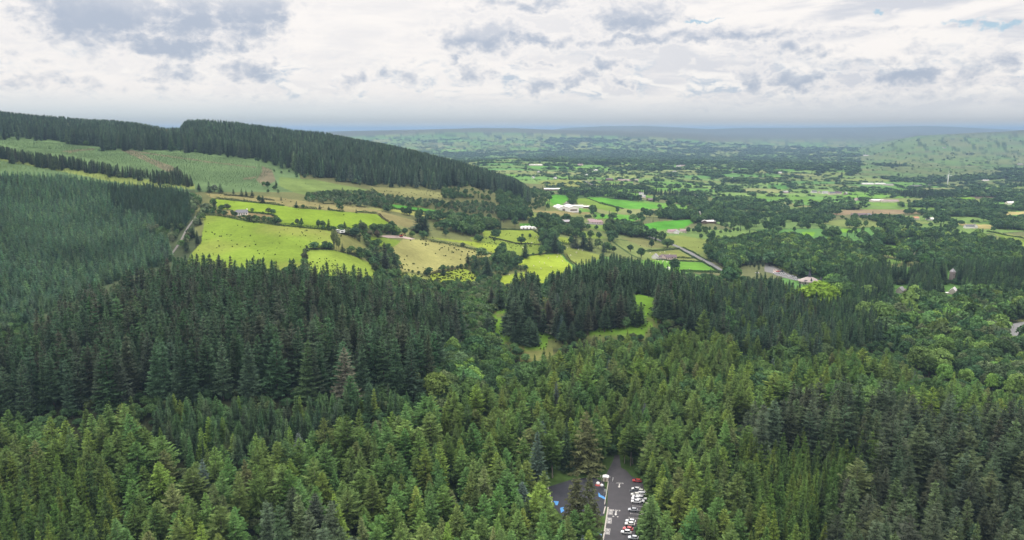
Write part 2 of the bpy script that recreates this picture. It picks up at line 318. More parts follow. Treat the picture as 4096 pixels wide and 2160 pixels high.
def link(name, data, parent=None, loc=None, rz=0.0):
    o = bpy.data.objects.new(name, data); COL.objects.link(o)
    if parent is not None: o.parent = parent
    if loc is not None: o.location = loc
    if rz: o.rotation_euler = (0, 0, rz)
    return o
def tag(o, label=None, cat=None, group=None, kind=None):
    if label: o['label'] = label
    if cat: o['category'] = cat
    if group: o['group'] = group
    if kind: o['kind'] = kind
    return o
def thing(name, label, cat, loc, rz=0.0, group=None):
    return tag(link(name, None, None, loc, rz), label, cat, group)
class MB:                             # collects simple solids into one mesh
    def __init__(s): s.v = []; s.f = []
    def add(s, vs, fs):
        o = len(s.v); s.v += [tuple(v) for v in vs]; s.f += [tuple(i+o for i in f) for f in fs]; return s
    def box(s, x0, x1, y0, y1, z0, z1):
        return s.add([(x0,y0,z0),(x1,y0,z0),(x1,y1,z0),(x0,y1,z0),(x0,y0,z1),(x1,y0,z1),(x1,y1,z1),(x0,y1,z1)],
                     [(0,3,2,1),(4,5,6,7),(0,1,5,4),(1,2,6,5),(2,3,7,6),(3,0,4,7)])
    def loft(s, rings, cap=True):     # rings of equal length
        n = len(rings[0]); vs = [p for r in rings for p in r]; fs = []
        for k in range(len(rings)-1):
            for i in range(n):
                j = (i+1) % n; fs.append((k*n+i, k*n+j, (k+1)*n+j, (k+1)*n+i))
        if cap: fs += [tuple(range(n-1, -1, -1)), tuple(range((len(rings)-1)*n, len(rings)*n))]
        return s.add(vs, fs)
    def tube(s, pts, rad, n=8):
        rings = []
        for k, p in enumerate(pts):
            a = Vector(pts[max(k-1, 0)]); b = Vector(pts[min(k+1, len(pts)-1)]); d = (b-a).normalized()
            u = d.orthogonal().normalized(); w = d.cross(u); r = rad[k] if isinstance(rad, (list, tuple)) else rad
            rings.append([Vector(p)+u*(r*math.cos(t*2*math.pi/n))+w*(r*math.sin(t*2*math.pi/n)) for t in range(n)])
        return s.loft(rings)
    def prism(s, prof, y0, y1):       # profile in xz, swept along y
        n = len(prof)
        return s.loft([[(x, y0, z) for x, z in prof], [(x, y1, z) for x, z in prof]])
    def build(s, name, mat, parent=None, bevel=0, smooth=False, link_it=True):
        me = bpy.data.meshes.new(name); me.from_pydata(s.v, [], s.f)
        bm = bmesh.new(); bm.from_mesh(me); bmesh.ops.recalc_face_normals(bm, faces=bm.faces)
        if bevel: bmesh.ops.bevel(bm, geom=list(bm.edges), offset=bevel, segments=2, affect='EDGES', clamp_overlap=True)
        bm.to_mesh(me); bm.free(); me.materials.append(mat)
        if smooth: me.polygons.foreach_set('use_smooth', np.ones(len(me.polygons), bool))
        return link(name, me, parent) if link_it else me
# ------------------------------------------------------------------ tree meshes (metres, base at the origin)
def nrm(v): return v/np.maximum(np.linalg.norm(v, axis=-1, keepdims=True), 1e-9)
def trunk_soup(h, r, lean=0.0, n=6):
    zs = np.array([-1.5, 0, .1*h, .5*h, h]); rr = np.array([1.25, 1.2, 1, .6, .06])*r
    V = []; T = []
    for k, (z, q) in enumerate(zip(zs, rr)):
        for i in range(n): V.append((q*math.cos(i*2*math.pi/n)+lean*z*.01, q*math.sin(i*2*math.pi/n), z))
    for k in range(len(zs)-1):
        for i in range(n):
            a, b = k*n+i, k*n+(i+1) % n
            T += [(a, b, b+n), (a, b+n, a+n)]
    return np.array(V), np.array(T)
def limbs_soup(limbs, n=5):           # [(p0, p1, r0, r1)]
    V = []; T = []
    for p0, p1, r0, r1 in limbs:
        o = len(V); d = Vector(p1)-Vector(p0); u = d.orthogonal().normalized(); w = d.normalized().cross(u)
        for p, r in ((p0, r0), (p1, r1)):
            for i in range(n): V.append(tuple(Vector(p)+u*(r*math.cos(i*2*math.pi/n))+w*(r*math.sin(i*2*math.pi/n))))
        for i in range(n):
            a, b = o+i, o+(i+1) % n; T += [(a, b, b+n), (a, b+n, a+n)]
    return np.array(V), np.array(T)
def conifer(seed, h, r0, base, levels, per, segs, droop, lift, shape, hang, fr, side=.5, twist=.5):
    g = np.random.default_rng(seed); tri = []; tone = []
    for k in range(levels):
        t = (k+g.uniform(-.3, .3))/levels; t = min(max(t, 0), .985)
        z0 = h*(base+(1-base)*t)
        Rm = r0*shape(t)
        nb = max(3, int(per*(.55+.45*(1-t))))
        a0 = g.uniform(0, 6.28)
        for b in range(nb):
            a = a0+b*2*math.pi/nb+g.uniform(-twist, twist)*.6
            L = Rm*g.uniform(.68, 1.12)
            if g.random() < .05: L *= .55
            o = np.array([math.cos(a), math.sin(a), 0]); q = np.array([-math.sin(a), math.cos(a), 0])
            dr = droop*g.uniform(.7, 1.3)*(1-.5*t); li = lift*g.uniform(.6, 1.4)
            zb = z0+g.uniform(-.25, .25)*h/levels
            f = lambda s: o*(L*s)+np.array([0, 0, zb+L*(-dr*s+li*s*s)])
            tb = g.uniform(.68, 1.32)
            w = fr*(.55+.6*(1-t))
            ss = np.linspace(.28, .92, segs)
            ds = .62/segs
            for s in ss:
                p0, p1 = f(s-ds), f(s+ds*.6)
                for sg in (-1, 1):
                    ww = w*g.uniform(.7, 1.25)*(1.15-.55*s)
                    c = f(s)+q*sg*ww+o*ww*side*g.uniform(.5, 1.4)+np.array([0, 0, -hang*ww*g.uniform(.4, 1.5)])
                    tri.append((p0, p1, c)); tone.append(tb*g.uniform(.8, 1.2))
            pe = f(1.0)+np.array([0, 0, -hang*.2*w])
            pm = f(.8); e = q*w*.4
            tri.append((pm-e, pm+e, pe+o*w*.35)); tone.append(tb*g.uniform(.9, 1.25))
            # inner drooping spray that fills the crown
            pi = f(.45); ww = w*.9
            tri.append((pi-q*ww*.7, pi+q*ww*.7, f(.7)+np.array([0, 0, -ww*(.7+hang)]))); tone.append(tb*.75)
    tp = np.array([0, 0, h*1.01])
    for i in range(4):
        a = i*1.57+.3; e = np.array([math.cos(a), math.sin(a), 0])*r0*.10
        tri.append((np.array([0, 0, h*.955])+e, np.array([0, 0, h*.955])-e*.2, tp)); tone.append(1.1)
    P = np.array(tri); return P.reshape(-1, 3), np.arange(len(P)*3).reshape(-1, 3), np.array(tone)
def broadleaf(seed, h, rx, base, lobes, leaves, size, inner=.2):
    g = np.random.default_rng(seed); tri = []; tone = []; limbs = []
    cz = h*(base+1)/2; rz = h*(1-base)/2
    for k in range(lobes):
        u = k/max(lobes-1, 1); ph = k*2.399+g.uniform(-.3, .3)
        zz = 1-1.75*u; q = math.sqrt(max(1-zz*zz, 0))*g.uniform(.45, .8)
        c = np.array([math.cos(ph)*q*rx, math.sin(ph)*q*rx, cz+rz*zz*.68])
        lr = g.uniform(.32, .52)*rx
        limbs.append(((0, 0, h*base*.8), tuple(c), .02*h*.5, .03))
        d = nrm(g.normal(size=(leaves, 3))); d[:,2] = np.where(d[:,2] < -.35, -d[:,2], d[:,2])
        rad = lr*g.uniform(.74, 1.14, (leaves, 1)); rad[g.random(leaves) < inner] *= .6
        p = c+d*rad*np.array([1, 1, .82])
        nn = nrm(d+g.normal(size=(leaves, 3))*.55)
        a = nrm(np.cross(nn, g.normal(size=(leaves, 3)))); b = np.cross(nn, a)
        s = size*g.uniform(.6, 1.3, (leaves, 1))
        tb = g.uniform(.78, 1.22)
        tri.append(np.stack([p-a*s*.6-b*s*.4, p+a*s*.6-b*s*.4, p+b*s*.75], 1)); tone.append(tb*g.uniform(.75, 1.25, leaves))
    P = np.concatenate(tri); return P.reshape(-1, 3), np.arange(len(P)*3).reshape(-1, 3), np.concatenate(tone), limbs
sh_sp = lambda t: (1-t)**.68*(.9+.1*math.sin(9*t)) + .03
sh_no = lambda t: (1-t)**.78 + .03
sh_la = lambda t: (max(1-t, 0)**.80)*(.55+.6*min(t*2.2, 1)) + .05
sh_fir = lambda t: (1-t)**.7*.98 + .04
PROTO = []                            # dict(name, species, crown mesh, trunk mesh, whole mesh, h, lod)
def proto(species, lod, h, crown, trunk, bark='bark'):
    cv_, ct_, tone = crown; tv, tt = trunk
    i = len(PROTO)
    cm = mesh_arrays(f'{species}_crown', cv_, ct_, [M['foliage']], attrs={'tone': ('FLOAT', 'FACE', tone)})
    tm = mesh_arrays(f'{species}_trunk', tv, tt, [M[bark]], smooth=True)
    wm = mesh_arrays(f'{species}_whole', np.concatenate([cv_, tv]), np.concatenate([ct_, tt+len(cv_)]), [M['foliage'], M[bark]],
                     mi=np.concatenate([np.zeros(len(ct_)), np.ones(len(tt))]), attrs={'tone': ('FLOAT', 'FACE', np.concatenate([tone, np.ones(len(tt))]))})
    PROTO.append(dict(sp=species, lod=lod, h=h, crown=cm, trunk=tm, whole=wm)); return i
IDX = {}
def reg(key, i): IDX.setdefault(key, []).append(i)
for k in range(4):                    # sitka spruce: stiff, broad
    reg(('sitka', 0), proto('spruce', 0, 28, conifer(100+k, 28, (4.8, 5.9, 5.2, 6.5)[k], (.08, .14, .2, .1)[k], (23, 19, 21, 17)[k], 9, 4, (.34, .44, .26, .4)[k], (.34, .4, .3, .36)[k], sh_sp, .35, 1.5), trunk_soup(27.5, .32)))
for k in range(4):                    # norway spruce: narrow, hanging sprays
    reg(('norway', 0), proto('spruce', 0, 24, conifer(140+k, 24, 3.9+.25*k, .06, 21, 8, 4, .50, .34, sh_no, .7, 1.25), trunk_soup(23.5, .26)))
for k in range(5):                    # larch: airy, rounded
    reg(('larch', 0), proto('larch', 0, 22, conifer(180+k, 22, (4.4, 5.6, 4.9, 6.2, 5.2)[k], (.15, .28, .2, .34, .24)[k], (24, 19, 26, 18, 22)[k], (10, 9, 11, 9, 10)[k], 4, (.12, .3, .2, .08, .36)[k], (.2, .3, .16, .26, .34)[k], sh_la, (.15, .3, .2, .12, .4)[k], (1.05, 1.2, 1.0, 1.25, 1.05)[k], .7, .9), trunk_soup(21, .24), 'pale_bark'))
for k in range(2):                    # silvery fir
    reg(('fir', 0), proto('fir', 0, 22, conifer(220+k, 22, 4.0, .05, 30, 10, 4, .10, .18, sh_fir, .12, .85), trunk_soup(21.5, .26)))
for k in range(5):
    cv_, ct_, tn, lb = broadleaf(260+k, 13, 4.6+.5*(k % 3), .16, 17, 150, .78)
    tv, tt = trunk_soup(9, .28); lv, lt = limbs_soup(lb)
    reg(('broad', 0), proto('broadleaf', 0, 13, (cv_, ct_, tn), (np.concatenate([tv, lv]), np.concatenate([tt, lt+len(tv)]))))
for k in range(3):
    reg(('sitka', 1), proto('spruce', 1, 24, conifer(300+k, 24, 4.7, .12, 16, 8, 2, .34, .18, sh_sp, .4, 2.0), trunk_soup(23, .28, n=4)))
for k in range(3):
    reg(('young', 1), proto('spruce', 1, 10, conifer(320+k, 10, 2.1, .03, 11, 6, 2, .3, .14, sh_sp, .3, 1.15), trunk_soup(9.5, .12, n=4)))
for k in range(3):
    reg(('young', 0), proto('spruce', 0, 10, conifer(330+k, 10, 2.4, .03, 13, 8, 3, .32, .30, sh_sp, .3, .95), trunk_soup(9.5, .12, n=4)))
for k in range(3):
    reg(('larch', 1), proto('larch', 1, 20, conifer(340+k, 20, 3.9, .22, 14, 8, 2, .25, .2, sh_la, .2, 1.9, .7, .9), trunk_soup(19, .22, n=4), 'pale_bark'))
for k in range(4):
    cv_, ct_, tn, lb = broadleaf(360+k, 11, 4.3+.4*(k % 3), .08, 11, 46, 1.25)
    reg(('broad', 1), proto('broadleaf', 1, 11, (cv_, ct_, tn), trunk_soup(7, .25, n=4)))
for k in range(3):
    cv_, ct_, tn, lb = broadleaf(390+k, 11, 5.2, .0, 6, 18, 2.6)
    reg(('broad', 2), proto('broadleaf', 2, 11, (cv_, ct_, tn), trunk_soup(6, .25, n=3)))
for k in range(2):
    reg(('sitka', 2), proto('spruce', 2, 20, conifer(410+k, 20, 4.6, .08, 8, 6, 1, .35, .14, sh_sp, .4, 2.6), trunk_soup(19, .28, n=3)))
g_ = np.random.default_rng(5); tr_ = []
for i in range(46):
    a = g_.uniform(0, 6.283); r1 = g_.uniform(0, .35); o_ = np.array([math.cos(a), math.sin(a), 0]); q_ = np.array([-o_[1], o_[0], 0])
    b0 = o_*r1; tr_.append((b0-q_*.13, b0+q_*.13, b0+o_*g_.uniform(.05, .4)+np.array([0, 0, g_.uniform(.45, 1.0)])))
tr_ = np.array(tr_)
reg(('tuft', 0), proto('tuft', 0, 1.0, (tr_.reshape(-1, 3), np.arange(len(tr_)*3).reshape(-1, 3), g_.uniform(.7, 1.3, len(tr_))), trunk_soup(.3, .03, n=3)))
# ------------------------------------------------------------------ scatter: every tree that the place could show
TX, TY, TH, TK, TCODE, TTINT, TW = [], [], [], [], [], [], []
def jit(n, c, v): return np.array(c)*(1+rng.normal(size=(n, 1))*v)*(1+rng.normal(size=(n, 3))*v*.35)
def cand(x0, x1, y0, y1, s, amt=.42):
    X, Y = np.meshgrid(np.arange(x0, x1, s), np.arange(y0, y1, s*.9))
    X = X + (np.arange(X.shape[0]) % 2)[:,None]*s*.5
    X = X.ravel()+rng.uniform(-amt, amt, X.size)*s; Y = Y.ravel()+rng.uniform(-amt, amt, Y.size)*s
    k = (np.abs(X) < Y*.95+90)
    return X[k], Y[k]
def put(x, y, h, key, code, tint, w=None):
    TX.append(x); TY.append(y); TH.append(h); TK.append(np.array([key]*len(x), object)); TCODE.append(np.full(len(x), code)); TTINT.append(np.clip(tint, .004, .6)); TW.append(np.ones(len(x)) if w is None else w)
def pick_mix(n, opts):                # opts: [(weight, colour)]
    w = np.array([o[0] for o in opts]); k = rng.choice(len(opts), n, p=w/w.sum())
    return np.array([o[1] for o in opts])[k]
T_SP = (.036,.060,.033); T_SPB = (.042,.052,.034); T_SPG = (.040,.072,.034); T_BLU = (.042,.082,.058); T_NOR = (.066,.110,.029); T_LAR = (.078,.120,.034); T_LARY = (.125,.160,.034)
T_BRO = (.060,.105,.038); T_BRD = (.042,.080,.036); T_BRL = (.105,.165,.045); T_DKB = (.043,.060,.034)
REG = {  # code: (species, x0,x1,y0,y1, spacing, hmin,hmax, Ymin,Ymax, palette, value jitter)
 1: ('sitka', -1500,140,900,2300, 6.6, 16,27, 880,2300, [(5,(.048,.074,.050)),(2,(.055,.088,.050)),(1,(.068,.098,.062))], .3),
 2: ('sitka', -950,-330,850,1350, 5.0, 10,17, 820,1400, [(3,T_SP),(2,T_SPB),(2,(.06,.085,.04))], .18),
 3: ('young', -1250,-220,900,1500, 3.0, 0.8,1.9, 860,1500, [(1,(.062,.105,.050)),(1,(.070,.108,.046))], .16),
 4: ('young', -950,-320,850,1200, 4.2, 1.5,2.6, 820,1250, [(1,(.13,.17,.045)),(1,(.10,.145,.045))], .15),
 5: ('young', -1050,-150,380,1150, 4.3, 7.5,12, 380,1150, [(4,(.046,.084,.050)),(3,(.056,.095,.046)),(1,(.042,.064,.042))], .2),
 16: ('sitka', -520,-250,600,950, 4.6, 11,16, 550,1000, [(3,T_SP),(2,(.04,.07,.045))], .14),
 6: ('sitka', -560,20,300,720, 7.0, 24,35, 300,720, [(4,T_SP),(3,T_SPB),(2,T_SPG)], .16),
 7: ('larch', -520,640,170,660, 7.7, 18,27, 190,660, [(6,T_LAR),(2,(.108,.158,.034)),(3,(.068,.125,.038)),(.5,(.10,.12,.045))], .12),
 8: ('norway', -420,420,160,420, 6.0, 19,28, 180,420, [(4,T_NOR),(2,(.086,.130,.028)),(2,(.052,.085,.029))], .16),
 9: ('sitka', -330,-30,250,440, 5.0, 11,17, 250,440, [(3,(.042,.072,.036)),(2,(.05,.088,.036)),(.8,(.085,.13,.03)),(1,(.036,.055,.03))], .2),
 10: ('sitka', -150,520,160,480, 8.6, 24,36, 180,480, [(3,T_DKB),(3,(.045,.058,.034)),(2,(.055,.075,.035))], .17),
 11: ('broad', -60,780,380,900, 6.8, 9,16, 380,900, [(3,T_BRO),(2,T_BRL),(2,T_BRD),(1,(.08,.11,.055))], .18),
 12: ('sitka', 90,330,480,900, 5.8, 16,26, 480,900, [(4,T_SP),(3,(.042,.068,.042)),(1,T_SPB)], .14),
 13: ('broad', 150,1250,600,1450, 7.6, 12,18, 600,1450, [(4,T_BRD),(3,T_BRO),(1,T_BRL)], .18),
 15: ('sitka', 200,860,520,1000, 5.8, 16,23, 520,1000, [(4,T_SP),(2,T_SPG),(1,T_BRO)], .15),
 17: ('sitka', -20,220,560,900, 6.4, 14,27, 555,900, [(4,T_SP),(3,T_SPG),(1,(.05,.085,.045))], .15),
 19: ('broad', -130,30,480,800, 6.5, 4,9, 470,800, [(3,T_BRO),(2,(.08,.11,.055)),(1,T_BRD)], .2),
 20: ('broad', -330,0,780,1200, 6.5, 3,7.5, 780,1200, [(3,(.075,.11,.06)),(2,T_BRD),(1,(.09,.11,.06))], .2),
 18: ('broad', -420,-180,480,900, 5.5, 4,8.5, 480,900, [(3,(.085,.115,.062)),(2,T_BRO),(1,(.11,.135,.075))], .16),
}
for code, (key, x0, x1, y0, y1, s, h0, h1, ya, yb, pal, vj) in REG.items():
    x, y = cand(x0, x1, y0, y1, s, .62 if code in (3, 4) else .45)
    z = gz(x, y); h = rng.uniform(h0, h1, len(x))*(.86+.28*vnoise(x/45, y/45, code))
    if code in (1, 2, 3, 4): pass
    px, py, dep = project(x, y, z+h*.97)
    bx, by, _ = project(x, y, z)
    if code in (7, 8, 10, 11, 12, 13, 15): px = px+(fbm(x/26, y/26, 301, 2)-.5)*34; py = py+(fbm(x/26, y/26, 305, 2)-.5)*16
    px = np.clip(px, -72, 1096)
    k = (look(TIP, px, py) == code) & (y > ya) & (y < yb) & ~look(OPEN, bx, by, False)
    if code not in (7, 8, 9, 10, 6, 20): k &= look(FR, bx, by) == 0
    if code == 3:                     # rides and brash lanes through the young crop
        k &= (vnoise(x/40, y/70, 77)+.25*rng.random(len(x))) > .24
    if code == 7:                     # some spruce and fir among the larches
        r = rng.random(len(x)); sel = k & (r < .015); selb = k & (r >= .05) & (r < .12)
        put(x[sel], y[sel], h[sel]*.95, 'fir', 70, jit(sel.sum(), (.085,.115,.095), .12)); put(x[selb], y[selb], h[selb]*1.05, 'norway', 8, jit(selb.sum(), (.055,.085,.03), .15))
        selc = k & (y > 390) & (r > .66+.3*(fbm(x/60, y/60, 317, 2) < .48)); put(x[selc], y[selc], h[selc]*.72, 'broad', 11, pick_mix(int(selc.sum()), [(3, T_BRO), (2, (.085,.140,.042)), (1, T_BRD)])*(1+rng.normal(size=(int(selc.sum()), 1))*.15))
        k &= ~(sel | selb | selc)
    if code == 12:
        r = rng.random(len(x)); sel = k & (r < .08); put(x[sel], y[sel], h[sel]*.7, 'broad', 11, jit(sel.sum(), T_BRO, .18)); selb = k & (r > .90); put(x[selb], y[selb], h[selb], 'larch', 7, jit(selb.sum(), T_LAR, .12)); k &= ~(sel | selb)
    if code == 11:
        r = rng.random(len(x)); sel = k & (r < .10); put(x[sel], y[sel], h[sel]*1.35, 'sitka', 15, jit(sel.sum(), T_SPG, .15)); k &= ~sel
        h = np.where((rng.random(len(x)) < .2), h*1.25, h)
    if code == 13:
        r = rng.random(len(x)); sel = k & (r < .13); put(x[sel], y[sel], h[sel]*1.2, 'sitka', 15, jit(sel.sum(), T_SP, .15)); k &= ~sel
    nn = int(k.sum())
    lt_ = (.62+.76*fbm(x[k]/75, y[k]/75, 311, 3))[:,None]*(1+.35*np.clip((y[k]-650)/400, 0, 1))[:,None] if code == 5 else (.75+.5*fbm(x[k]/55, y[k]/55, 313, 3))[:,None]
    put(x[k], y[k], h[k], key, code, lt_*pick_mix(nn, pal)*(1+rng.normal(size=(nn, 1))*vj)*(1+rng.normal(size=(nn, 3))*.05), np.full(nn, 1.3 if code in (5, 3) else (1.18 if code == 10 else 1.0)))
kx, ky = cand(-40, 170, 480, 660, 7.0, .45); kz = gz(kx, ky); kpx, kpy, _ = project(kx, ky, kz)
km = np.zeros((RH, RW), bool)
for p in ([(511,300),(538,296),(538,346),(512,346)], [(551,300),(566,300),(574,342),(553,346)], [(572,296),(628,296),(637,331),(574,337)], [(657,298),(690,298),(690,322),(658,326)]): km |= poly_mask(p)
k = look(km, kpx, kpy, False) & (ky > 480); n_ = int(k.sum())
put(kx[k], ky[k], rng.uniform(14, 27, n_), 'sitka', 17, pick_mix(n_, [(4, T_SP), (2, (.042,.062,.038)), (2, (.047,.052,.034))])*(1+rng.normal(size=(n_, 1))*.15), np.full(n_, 1.35))
ux, uy = cand(-420, 520, 200, 800, 5.2, .5); uz = gz(ux, uy); upx, upy, _ = project(ux, uy, uz)    # undergrowth between the stands
k = ~look(OPEN, upx, upy, False) & (look(FR, upx, upy) == 0) & ~((upx < 205) & (upy < 330)) & (rng.random(len(ux)) < .8); n_ = int(k.sum())
put(ux[k], uy[k], rng.uniform(2.5, 7, n_), 'broad', 19, pick_mix(n_, [(2, T_BRO), (2, T_BRD), (1, (.075,.10,.045))])*(1+rng.normal(size=(n_, 1))*.2), np.full(n_, 1.25))
# farmland beyond: fields with hedges, copses and woods
def farm(x, y):
    """cell id hashes, distance to the field edge and cover of the patchwork"""
    wx = x+60*(fbm(x/420, y/420, 51, 2)-.5); wy = y+90*(fbm(x/500, y/500, 61, 2)-.5)
    ca, sa = math.cos(.32), math.sin(.32); u = wx*ca+wy*sa; v = -wx*sa+wy*ca
    hv = 135.0; j = np.floor(v/hv)
    hj = vnoise(j*7.31+.5, j*0+.5, 91); wu = 130+190*hj
    uu = u/wu+hj*13.7; i = np.floor(uu)
    c = vnoise(i*5.17+j*3.3+.5, j*9.1+i*1.7+.5, 93); c2 = vnoise(i*3.1+.5, j*4.7+.5, 95)
    fu = (uu-i); fv = v/hv-j
    ed = np.minimum(np.minimum(fu, 1-fu)*wu, np.minimum(fv, 1-fv)*hv)
    wood = fbm(x/900, y/700, 71, 3)*.62+c2*.38
    return c, c2, ed, wood
LEFTHILL = lambda x, y: (y < 2300) & (512+FPX*x/np.maximum(y, 1)*CP < 545)
def scat_valley():
    rr = [760.0]
    while rr[-1] < 8200: rr.append(rr[-1]+max(5.4, rr[-1]/215)*.85)
    X, Y = [], []
    for r in rr:
        s = max(5.4, r/215); a = np.arange(-.72, .72, s/r); a = a+rng.uniform(-.45, .45, len(a))*s/r
        q = r+rng.uniform(-.45, .45, len(a))*s; X.append(np.sin(a)*q); Y.append(np.cos(a)*q)
    return np.concatenate(X), np.concatenate(Y)
x, y = scat_valley(); r_ = np.hypot(x, y); s_ = np.maximum(5.4, r_/215)
z = gz(x, y); bx, by, _ = project(x, y, z)
near = y < 1900
nz = fbm(x/85, y/85, 41, 3)
h = (6+9*fbm(x/60, y/60, 43, 2)+rng.uniform(-1.5, 3, len(x)))
tx_, ty_, _ = project(x, y, z+h*.9)
okn = near & (look(FR, bx, by) == 0) & (look(FR, tx_, ty_) == 0) & ~look(OPEN, bx, by, False) & (look(TIP, tx_, ty_) == 0) & (look(TIP, bx, by) == 0)
hillside = (bx < 545) & (by < 216) & (y > 850)
pn = np.where(nz > np.where(bx > 560, .56, .53), .95, .06); pn = np.where(hillside, np.where((by < 192) | (bx < 300), .03, np.where(nz > .5, .7, .10)), pn)
pn = np.where((bx < 360) & ~hillside, .06, pn)
okn &= (rng.random(len(x)) < pn) & (y > 790) & ((bx > 560) | (y > 640))
h = np.where(hillside, h*.62, h)
c, c2, ed, wood = farm(x, y)
zok = ~LEFTHILL(x, y)
isw = (wood > np.where((bx > 860) & (y > 3300), .70, .585))
pf = np.where(isw, .92, np.where(ed < np.maximum(4.5, s_*.55), np.where(c2 > .25, .62, .25)*np.where((bx > 860) & (y > 3300), .16, 1), np.where((bx > 860) & (y > 3300), .001, .008)))
okf = (~near) & zok & (rng.random(len(x)) < pf) & ((z < 70) | (rng.random(len(x)) < .25))
hf = np.where(isw, .9, np.where(rng.random(len(x)) < .3, .75, .42))*h
con = (rng.random(len(x)) < .06) | (isw & (vnoise(x/240, y/240, 55) > .80))
for ok, hh in ((okn, h), (okf, hf)):
    for cf in (False, True):
        k = ok & (con == cf); n_ = int(k.sum())
        t = (jit(n_, T_SP, .15) if cf else pick_mix(n_, [(5, T_BRD), (3, T_BRO), (1, (.075,.115,.05))])*(1+rng.normal(size=(n_, 1))*.16))
        put(x[k], y[k], hh[k]*rng.uniform(.7, 1.25, n_)*(1.45 if cf else 1)*np.clip(s_[k]/15, 1, 1.25), 'sitka' if cf else 'broad', 14, t, np.clip(s_[k]/7.0, .85, 3.2)*rng.uniform(.8, 1.4, n_)*np.where(isw[k] | near[k], 1.0, 1.35)*np.where((bx[k] > 860) & (y[k] > 3300), .42, 1.0)*(.62 if cf else 1))
# ------------------------------------------------------------------ trees picked out one by one in the photograph
HAND = []                             # px, base py, top py, key, tint, width, label
def ht(fn, rows):
    for bx_, by_, ty_, key, tint, w, lab in rows:
        (px, pb), (_, pt) = fn([(bx_, by_)])[0], fn([(bx_, ty_)])[0]
        HAND.append((px, pb, pt, key, tint, w, lab))
DKS = (.034,.054,.032)
ht(z5, [(940,930,600,'sitka',DKS,1.15,'dark spruce at the left edge of the big clump on the grassy knoll'),
 (1000,990,585,'sitka',(.042,.062,.038),1.15,'grey-green spruce standing foremost in the big clump on the knoll'),
 (1085,935,575,'sitka',DKS,1.15,'dark spruce in the middle of the big clump on the knoll'),
 (1150,880,560,'sitka',(.05,.055,.036),1.1,'brownish spruce at the back of the big clump on the knoll'),
 (1180,845,600,'sitka',DKS,1.0,'shorter dark spruce at the right edge of the big clump on the knoll'),
 (1230,930,725,'sitka',DKS,1.1,'short dark spruce left of the blue spruce on the knoll'),
 (1290,900,640,'sitka',(.055,.05,.036),1.1,'brown-tinged spruce behind and left of the blue spruce'),
 (1352,800,580,'fir',(.07,.095,.08),1.0,'pale greyish fir behind the blue spruce on the knoll'),
 (1372,985,768,'fir',(.085,.135,.125),1.25,'blue spruce with silvery tiers standing foremost on the knoll'),
 (1445,905,640,'sitka',(.052,.05,.034),1.15,'brown-tinged spruce right behind the blue spruce'),
 (1500,870,690,'sitka',DKS,1.05,'dark spruce just right of the blue spruce pair'),
 (1620,805,618,'sitka',(.045,.06,.045),1.15,'lone grey-green spruce with full skirt in the middle of the knoll'),
 (1560,700,480,'sitka',DKS,1.1,'tall dark spruce behind the lone grey-green knoll spruce'),
 (1650,690,465,'sitka',DKS,1.1,'tall dark spruce on the knoll crest, second of the crest group'),
 (1700,800,600,'sitka',(.055,.05,.036),1.1,'brown-topped spruce right of the lone grey-green knoll spruce'),
 (1765,800,560,'sitka',(.058,.048,.036),1.2,'tall brownish spruce at the right of the knoll middle group'),
 (1480,640,510,'sitka',DKS,1.1,'small dark spruce on the knoll crest above the bare grass'),
 (1810,850,715,'fir',(.075,.095,.08),1.3,'rounded greyish fir beside the broadleaf tree on the knoll'),
 (1930,890,785,'broad',(.085,.15,.06),1.0,'bright rounded broadleaf tree among the knoll spruces'),
 (1870,790,640,'sitka',DKS,.9,'slim dark spruce behind the rounded greyish fir'),
 (1950,830,640,'sitka',(.036,.066,.036),.9,'slim green spruce right of the broadleaf tree on the knoll'),
 (2060,865,660,'sitka',DKS,.9,'slim dark spruce beside the right-hand bright grass of the knoll'),
 (2010,690,608,'sitka',DKS,.9,'small pointed spruce alone on the right-hand bright grass'),
 (2210,790,580,'sitka',DKS,1.1,'dark spruce at the left of the group right of the knoll grass'),
 (2265,795,500,'sitka',(.05,.07,.04),1.1,'tallest spruce of the group right of the knoll grass'),
 (2335,795,560,'larch',(.08,.13,.045),1.0,'light green larch in the group right of the knoll grass'),
 (2400,770,580,'larch',(.075,.12,.042),1.0,'larch at the right end of the group beyond the knoll grass'),
 (860,720,470,'sitka',DKS,1.2,'dark spruce left of the knoll at the corner of the gully'),
 (790,700,530,'sitka',(.05,.055,.036),1.2,'brownish dark spruce left of the knoll beside the gully shrubs'),
 (960,640,480,'sitka',DKS,1.1,'dark spruce behind the big knoll clump against the sheep field'),
 (1010,620,440,'sitka',DKS,1.1,'spiky dark spruce top against the yellow sheep field'),
 (760,930,740,'sitka',(.04,.06,.038),1.2,'dark spruce in the gully left of the knoll grass')])
